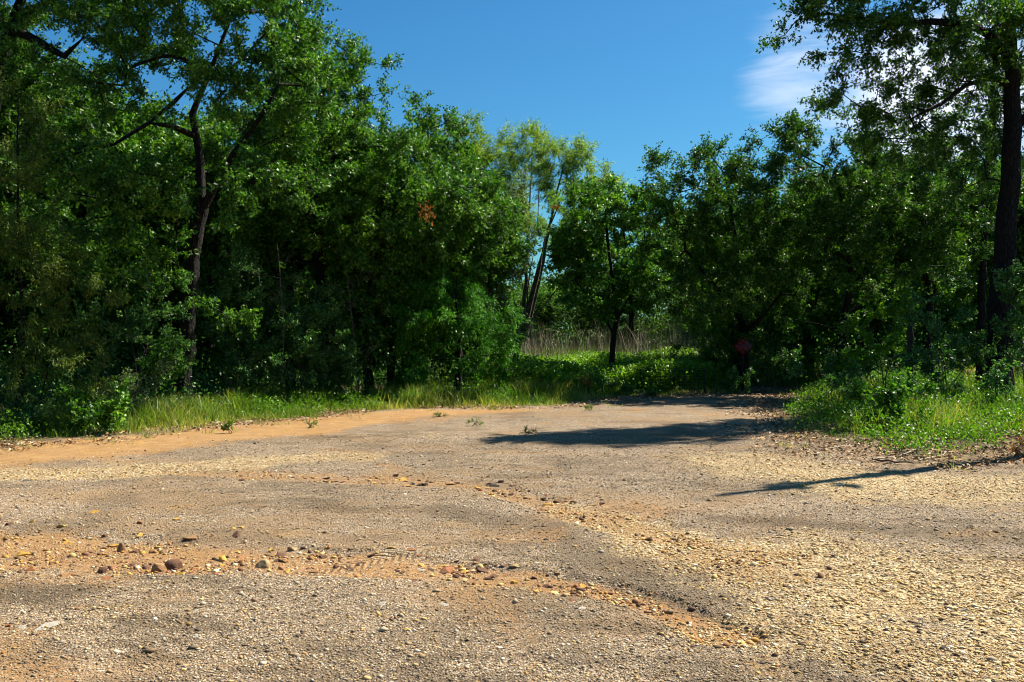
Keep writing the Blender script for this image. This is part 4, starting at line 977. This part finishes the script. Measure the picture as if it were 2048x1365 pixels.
def stalks():
    r = np.random.default_rng(13)
    n = 5200; x = r.uniform(-1.5, 7.8, n); y = r.uniform(27.0, 33, n)
    cl = fbm(x*1.3, y*.8, 3, 18); k_ = cl > .42; x, y, cl = x[k_], y[k_], cl[k_]; n = len(x)
    h = r.uniform(.5, 1.5, n)*(.5+1.1*cl); c = np.array([(.42, .36, .27), (.30, .24, .17), (.55, .49, .40), (.22, .17, .11)])[r.integers(0, 4, n)]*r.uniform(.6, 1.1, (n, 1))
    V, S_, I, T = blades(x, y, h, r.uniform(.010, .022, n), r.uniform(0, .45, n), c, r)
    V2 = [V]; S2 = [S_]; I2 = [I]; T2 = [T]
    tag(link('dry_stalks', new_mesh('dry_stalks', V, S_, I, M['stalk'], {'col': T})), 'tall dry pale stalks standing at the back of the clearing', 'dry stalks', kind='stuff')
    n = 26000; x = r.uniform(-2, 8.5, n); y = r.uniform(26.5, 34, n)
    V, S_, I, T = blades(x, y, r.uniform(.3, 1.0, n), r.uniform(.010, .018, n), r.uniform(.1, .8, n), np.clip(r.normal(.45, .25, n), 0, 1), r)
    tag(link('tall_grass', new_mesh('tall_grass', V, S_, I, M['grass'], {'tone': T})), 'tall rank grass among the dry stalks in the clearing', 'grass', kind='stuff')
    # fallen leaves and twigs along the verge
    n = 150000; x = r.uniform(-9.5, 11, n); y = r.uniform(11, 28, n); s = verge(x, y); px = 1024+x/y*F
    pr = np.where(px < 1300, sstep(-.9, .1, s)*sstep(1.4, .3, s), sstep(-1.1, 0, s)*sstep(3.8, .9, s))*sstep(.38, .58, fbm(x*2, y*2, 2, 35)+.06)
    pr = np.maximum(pr, np.where((px > 1500) & (px < 1700), .35*sstep(-2.0, 0, s), 0))
    k_ = r.uniform(0, 1, n) < pr; x, y = x[k_], y[k_]; n = len(x)
    p = np.stack([x, y, gz(x, y)+.008+r.uniform(0, .02, n)], 1); ax = norm(np.stack([r.normal(size=n), r.normal(size=n), r.normal(size=n)*.25], 1))
    L = r.uniform(.03, .075, n)[:, None]; sd = norm(np.cross(np.array([0, 0, 1.0])+r.normal(size=(n, 3))*.35, ax)); up = np.cross(ax, sd)
    v = np.stack([p, p+ax*L*.5+sd*L*.3+up*L*.15, p+ax*L, p+ax*L*.5-sd*L*.3+up*L*.15], 1).reshape(-1, 3)
    I = (np.array([(0, 1, 2), (0, 2, 3)])[None]+(np.arange(n)*4)[:, None, None]).reshape(-1, 3)
    c = np.array([(.38, .25, .13), (.26, .15, .07), (.50, .38, .24), (.17, .10, .05), (.42, .22, .08)])[r.integers(0, 5, n)]*r.uniform(.7, 1.15, (n, 1))
    tag(link('fallen_leaves', new_mesh('fallen_leaves', v, np.full(len(I), 3), I, M['litter'], {'col': np.repeat(c, 4, 0)})), 'dry brown fallen leaves littering the verge', 'leaf litter', kind='stuff')
stalks()
# fallen sticks on the right verge
def stick(p0, p1, rad, label, group=None, c=(.34, .27, .19)):
    r = np.random.default_rng(int(abs(p0[0])*1000)); n = 7
    a = np.array([*G(*p0), 0.0]); b = np.array([*G(*p1), 0.0]); t = np.linspace(0, 1, n)[:, None]
    q = a*(1-t)+b*t; q[:, :2] += r.normal(0, .012, (n, 2)); q[:, 2] = gz(q[:, 0], q[:, 1])+rad*1.2+np.abs(r.normal(0, .012, n))
    par = np.arange(n)-1; rd = np.linspace(rad, rad*.5, n)
    V, I = tubes(q, par, rd, 6)
    me = new_mesh('stick', V-q[0], np.full(len(I), 4), I, M['stalk'], {'col': np.tile(np.array(c), (len(V), 1))}, True)
    tag(link('stick', me, None, q[0]), label, 'stick', group)
stick((1745, 925), (1860, 905), .012, 'long pale fallen stick lying before the right bank, nearest to the bank shrub')
stick((1690, 888), (1740, 885), .010, 'short pale stick at the left end of the right verge')
stick((1750, 926), (1830, 932), .014, 'dark stick lying lowest on the right verge', c=(.07, .05, .035))
stick((1640, 905), (1770, 890), .009, 'thin tan stick across the verge behind the others')
stick((1840, 925), (1905, 912), .011, 'tan stick rightmost on the verge', c=(.4, .32, .22))
stick((1800, 912), (1875, 925), .008, 'thin crooked stick crossing the tan one')
# dead twigs clump at the frame's right
shrub('twiggy_clump', 'small dark twiggy clump at the right edge of the gravel', 2035, 12.35, [lob(2035, 900, 12.35, 14, 12), lob(2050, 905, 12.3, 16, 8)], 85, mat='dead', kind='willow', dens=160, nl=14, leaf_scale=.5, twig=.1, cat='dead plant')

# ------------------------------------------------------------------ diamond marker
def box(V, I, c, s, rot=None):
    o = len(V); q = np.array([(x, y, z) for x in (-1, 1) for y in (-1, 1) for z in (-1, 1)])*np.array(s)/2
    if rot is not None: q = q@rot.T
    V.extend((q+np.array(c)).tolist()); I.extend([[a+o for a in f] for f in ((0, 1, 3, 2), (4, 6, 7, 5), (0, 4, 5, 1), (2, 3, 7, 6), (0, 2, 6, 4), (1, 5, 7, 3))])
def marker():
    d = 25.2; c = P(1486, 693, d); g = float(gz(c[0], c[1]))
    root = thing('diamond_marker', (c[0], c[1], g), 'red diamond shaped end of road marker with red reflectors on a post', 'road sign')
    m_red = plain_mat('marker_red', (.14, .003, .005), .5); m_ref = plain_mat('reflector_red', (.34, .01, .02), .3, 0, 60); m_steel = plain_mat('post_steel', (.02, .02, .02), .6, .7)
    h = c[2]-g
    V = []; I = []; box(V, I, (0, .02, h*.5+.08), (.05, .03, h+.16)); box(V, I, (0, .036, h*.5+.08), (.02, .012, h+.15))
    link('post', new_mesh('post', V, np.full(len(I), 4), np.array(I), m_steel), root)
    R45 = np.array([[math.cos(math.pi/4), 0, math.sin(math.pi/4)], [0, 1, 0], [-math.sin(math.pi/4), 0, math.cos(math.pi/4)]])
    # plate with softened corners
    a = .36; rc = .025; pts = []
    for cx, cz, a0 in ((1, 1, 0), (-1, 1, 90), (-1, -1, 180), (1, -1, 270)):
        for k_ in range(5):
            an = math.radians(a0+k_*22.5); pts.append((cx*(a/2-rc)+rc*math.cos(an), cz*(a/2-rc)+rc*math.sin(an)))
    n = len(pts); Vp = [(x, y, z) for y in (-.003, .003) for x, z in pts]; Vp = np.array(Vp)@R45.T+np.array([0, 0, h])
    sizes = [n, n]+[4]*n; idx = list(range(n))+list(range(2*n-1, n-1, -1))
    for k_ in range(n): idx += [k_, k_+n, (k_+1) % n+n, (k_+1) % n]
    link('plate', new_mesh('plate', Vp, sizes, idx, m_red), root)
    for iu in (-1, 0, 1):
        for iv in (-1, 0, 1):
            V = []; S_ = []; I = []; m = 16
            for y, rr_ in ((-.004, .030), (-.010, .028), (-.014, .018)):
                for k_ in range(m):
                    an = 2*math.pi*k_/m; V.append((rr_*math.cos(an), y, rr_*math.sin(an)))
            for q in range(2):
                for k_ in range(m): I += [q*m+k_, q*m+(k_+1) % m, (q+1)*m+(k_+1) % m, (q+1)*m+k_]; S_.append(4)
            I += list(range(2*m, 3*m)); S_.append(m)
            V = np.array(V)+(R45@np.array([iu*.105, 0, iv*.105]))+np.array([0, 0, h])
            link('reflector', new_mesh('reflector', V, S_, I, m_ref), root)
marker()
# wire panel standing in the vines
def wire_panel():
    d = 23.9; c = P(1345, 745, d); g = float(gz(c[0], d)); z1 = P(0, 738, d)[2]
    root = thing('wire_panel', (c[0], d, g), 'low dark wire fence panel standing in the green vines', 'fence')
    V = []; I = []; w = 1.5; h = z1-g
    for k_ in range(14): box(V, I, (-w/2+w*k_/13, 0, h/2), (.010, .010, h-.03))
    for k_ in range(4): box(V, I, (0, .0105, .1+(h-.14)*k_/3), (w-.03, .010, .010))
    link('wires', new_mesh('wires', V, np.full(len(I), 4), np.array(I), M['wire']), root)
    V = []; I = []
    box(V, I, (-w/2-.025, 0, h/2), (.018, .018, h)); box(V, I, (w/2+.025, 0, h/2), (.018, .018, h)); box(V, I, (0, 0, h+.004), (w+.02, .008, .008))
    link('frame', new_mesh('frame', V, np.full(len(I), 4), np.array(I), M['wire']), root)
wire_panel()
def post():
    d = 18.8; x, y = gpt(1820, d); g = float(gz(x, y)); top = P(0, 648, d)[2]; n = 10
    zz = np.linspace(g-.1, top, n); q = np.stack([x+np.sin(zz*2)*.012, np.full(n, y), zz], 1)
    V, I = tubes(q, np.arange(n)-1, np.full(n, .055)*(1+rng.normal(0, .05, n)), 10)
    o = len(V); V = np.vstack([V, [q[-1]+[0, 0, .015]]]); ring = np.arange(10)+len(V)-1-10
    I = list(I.ravel()); S_ = [4]*(len(I)//4)
    for k_ in range(10): I += [ring[k_], ring[(k_+1) % 10], o]; S_.append(3)
    base = np.array([x, y, g])
    tag(link('fence_post', new_mesh('fence_post', V-base, S_, I, M['post']), None, base), 'dark rough wooden fence post among the saplings at right', 'fence post')
post()

# ------------------------------------------------------------------ light, sky, camera
sun_dir = Vector((.85, .53, 0)).normalized()*math.cos(math.radians(50))+Vector((0, 0, math.sin(math.radians(50))))
L = bpy.data.lights.new('sun', 'SUN'); L.energy = 5.0; L.angle = math.radians(.53); L.color = (1, .93, .79)
lo = bpy.data.objects.new('sun', L); COL.objects.link(lo); lo.rotation_euler = sun_dir.to_track_quat('Z', 'Y').to_euler(); lo.location = (20, 12, 30)
W = bpy.data.worlds.new('World'); S.world = W; W.use_nodes = True; t = W.node_tree; t.nodes.clear()
def wn(ty, **kw):
    nd = t.nodes.new(ty)
    for k_, v in kw.items(): setattr(nd, k_, v)
    return nd
sky = wn('ShaderNodeTexSky', sky_type='NISHITA'); sky.sun_disc = False; sky.sun_elevation = math.radians(50); sky.sun_rotation = math.radians(58)
sky.air_density = 1.0; sky.dust_density = 1.0; sky.ozone_density = 2.0; sky.altitude = 100
hs = wn('ShaderNodeHueSaturation'); hs.inputs['Saturation'].default_value = 1.25; t.links.new(sky.outputs[0], hs.inputs['Color'])
tint = wn('ShaderNodeMix', data_type='RGBA', blend_type='MULTIPLY'); tint.inputs[0].default_value = 1; t.links.new(hs.outputs[0], tint.inputs[6]); tint.inputs[7].default_value = (.38, .83, 1.0, 1)
tcn = wn('ShaderNodeTexCoord')
def wmath(op, a, b=0.0, clamp=False):
    nd = wn('ShaderNodeMath', operation=op, use_clamp=clamp)
    for s_, v in zip(nd.inputs, (a, b)):
        if isinstance(v, bpy.types.NodeSocket): t.links.new(v, s_)
        else: s_.default_value = v
    return nd.outputs[0]
def wsm(v, a, b):
    nd = wn('ShaderNodeMapRange', interpolation_type='SMOOTHSTEP'); t.links.new(v, nd.inputs[0]); nd.inputs[1].default_value = a; nd.inputs[2].default_value = b; return nd.outputs[0]
def cloud(px, py, ang, lo_, hi_, sc, stretch, amt, seedv):
    v = Vector(((px-1024)/F, 1, (HOR-py)/F)).normalized()
    dp = wn('ShaderNodeVectorMath', operation='DOT_PRODUCT'); t.links.new(tcn.outputs['Generated'], dp.inputs[0]); dp.inputs[1].default_value = v
    reg = wsm(dp.outputs['Value'], math.cos(math.radians(ang)), math.cos(math.radians(ang*.25)))
    mp = wn('ShaderNodeMapping'); mp.inputs['Scale'].default_value = stretch; mp.inputs['Location'].default_value = (seedv, 0, 0); t.links.new(tcn.outputs['Generated'], mp.inputs['Vector'])
    nz = wn('ShaderNodeTexNoise'); nz.inputs['Scale'].default_value = sc; nz.inputs['Detail'].default_value = 7; nz.inputs['Roughness'].default_value = .55; nz.inputs['Distortion'].default_value = .4
    t.links.new(mp.outputs[0], nz.inputs['Vector'])
    s_ = wmath('ADD', nz.outputs['Fac'], wmath('MULTIPLY', wmath('SUBTRACT', reg, .5), .5))
    return wmath('MULTIPLY', wmath('MULTIPLY', wsm(s_, lo_, hi_), reg), amt)
c1 = cloud(1900, 240, 8.5, .48, .86, 7, (1, 1, 2.4), .85, 3.1)
c2 = cloud(1640, 150, 6.5, .50, 1.0, 8, (1, 1, 5.0), .55, 4.3)
cc = wmath('MAXIMUM', c1, c2)
mx = wn('ShaderNodeMix', data_type='RGBA'); t.links.new(cc, mx.inputs[0]); t.links.new(tint.outputs[2], mx.inputs[6]); mx.inputs[7].default_value = (9.5, 10.0, 11.0, 1)
bg = wn('ShaderNodeBackground'); bg.inputs[1].default_value = .05; t.links.new(mx.outputs[2], bg.inputs[0])
wo = wn('ShaderNodeOutputWorld'); t.links.new(bg.outputs[0], wo.inputs[0])

cam = bpy.data.cameras.new('camera'); co = bpy.data.objects.new('camera', cam); COL.objects.link(co)
cam.lens = 35; cam.sensor_width = 36; cam.clip_end = 3000; cam.clip_start = .05
co.location = (0, 0, CH); co.rotation_euler = (math.radians(90)-math.atan(27.5/F), 0, 0); S.camera = co
S.view_settings.view_transform = 'Standard'; S.view_settings.look = 'None'; S.view_settings.exposure = 1.3; S.view_settings.gamma = 1
S.cycles.filter_width = 1.05; S.cycles.max_bounces = 6; S.cycles.diffuse_bounces = 3; S.cycles.glossy_bounces = 2; S.cycles.transmission_bounces = 3; S.cycles.caustics_reflective = False; S.cycles.caustics_refractive = False
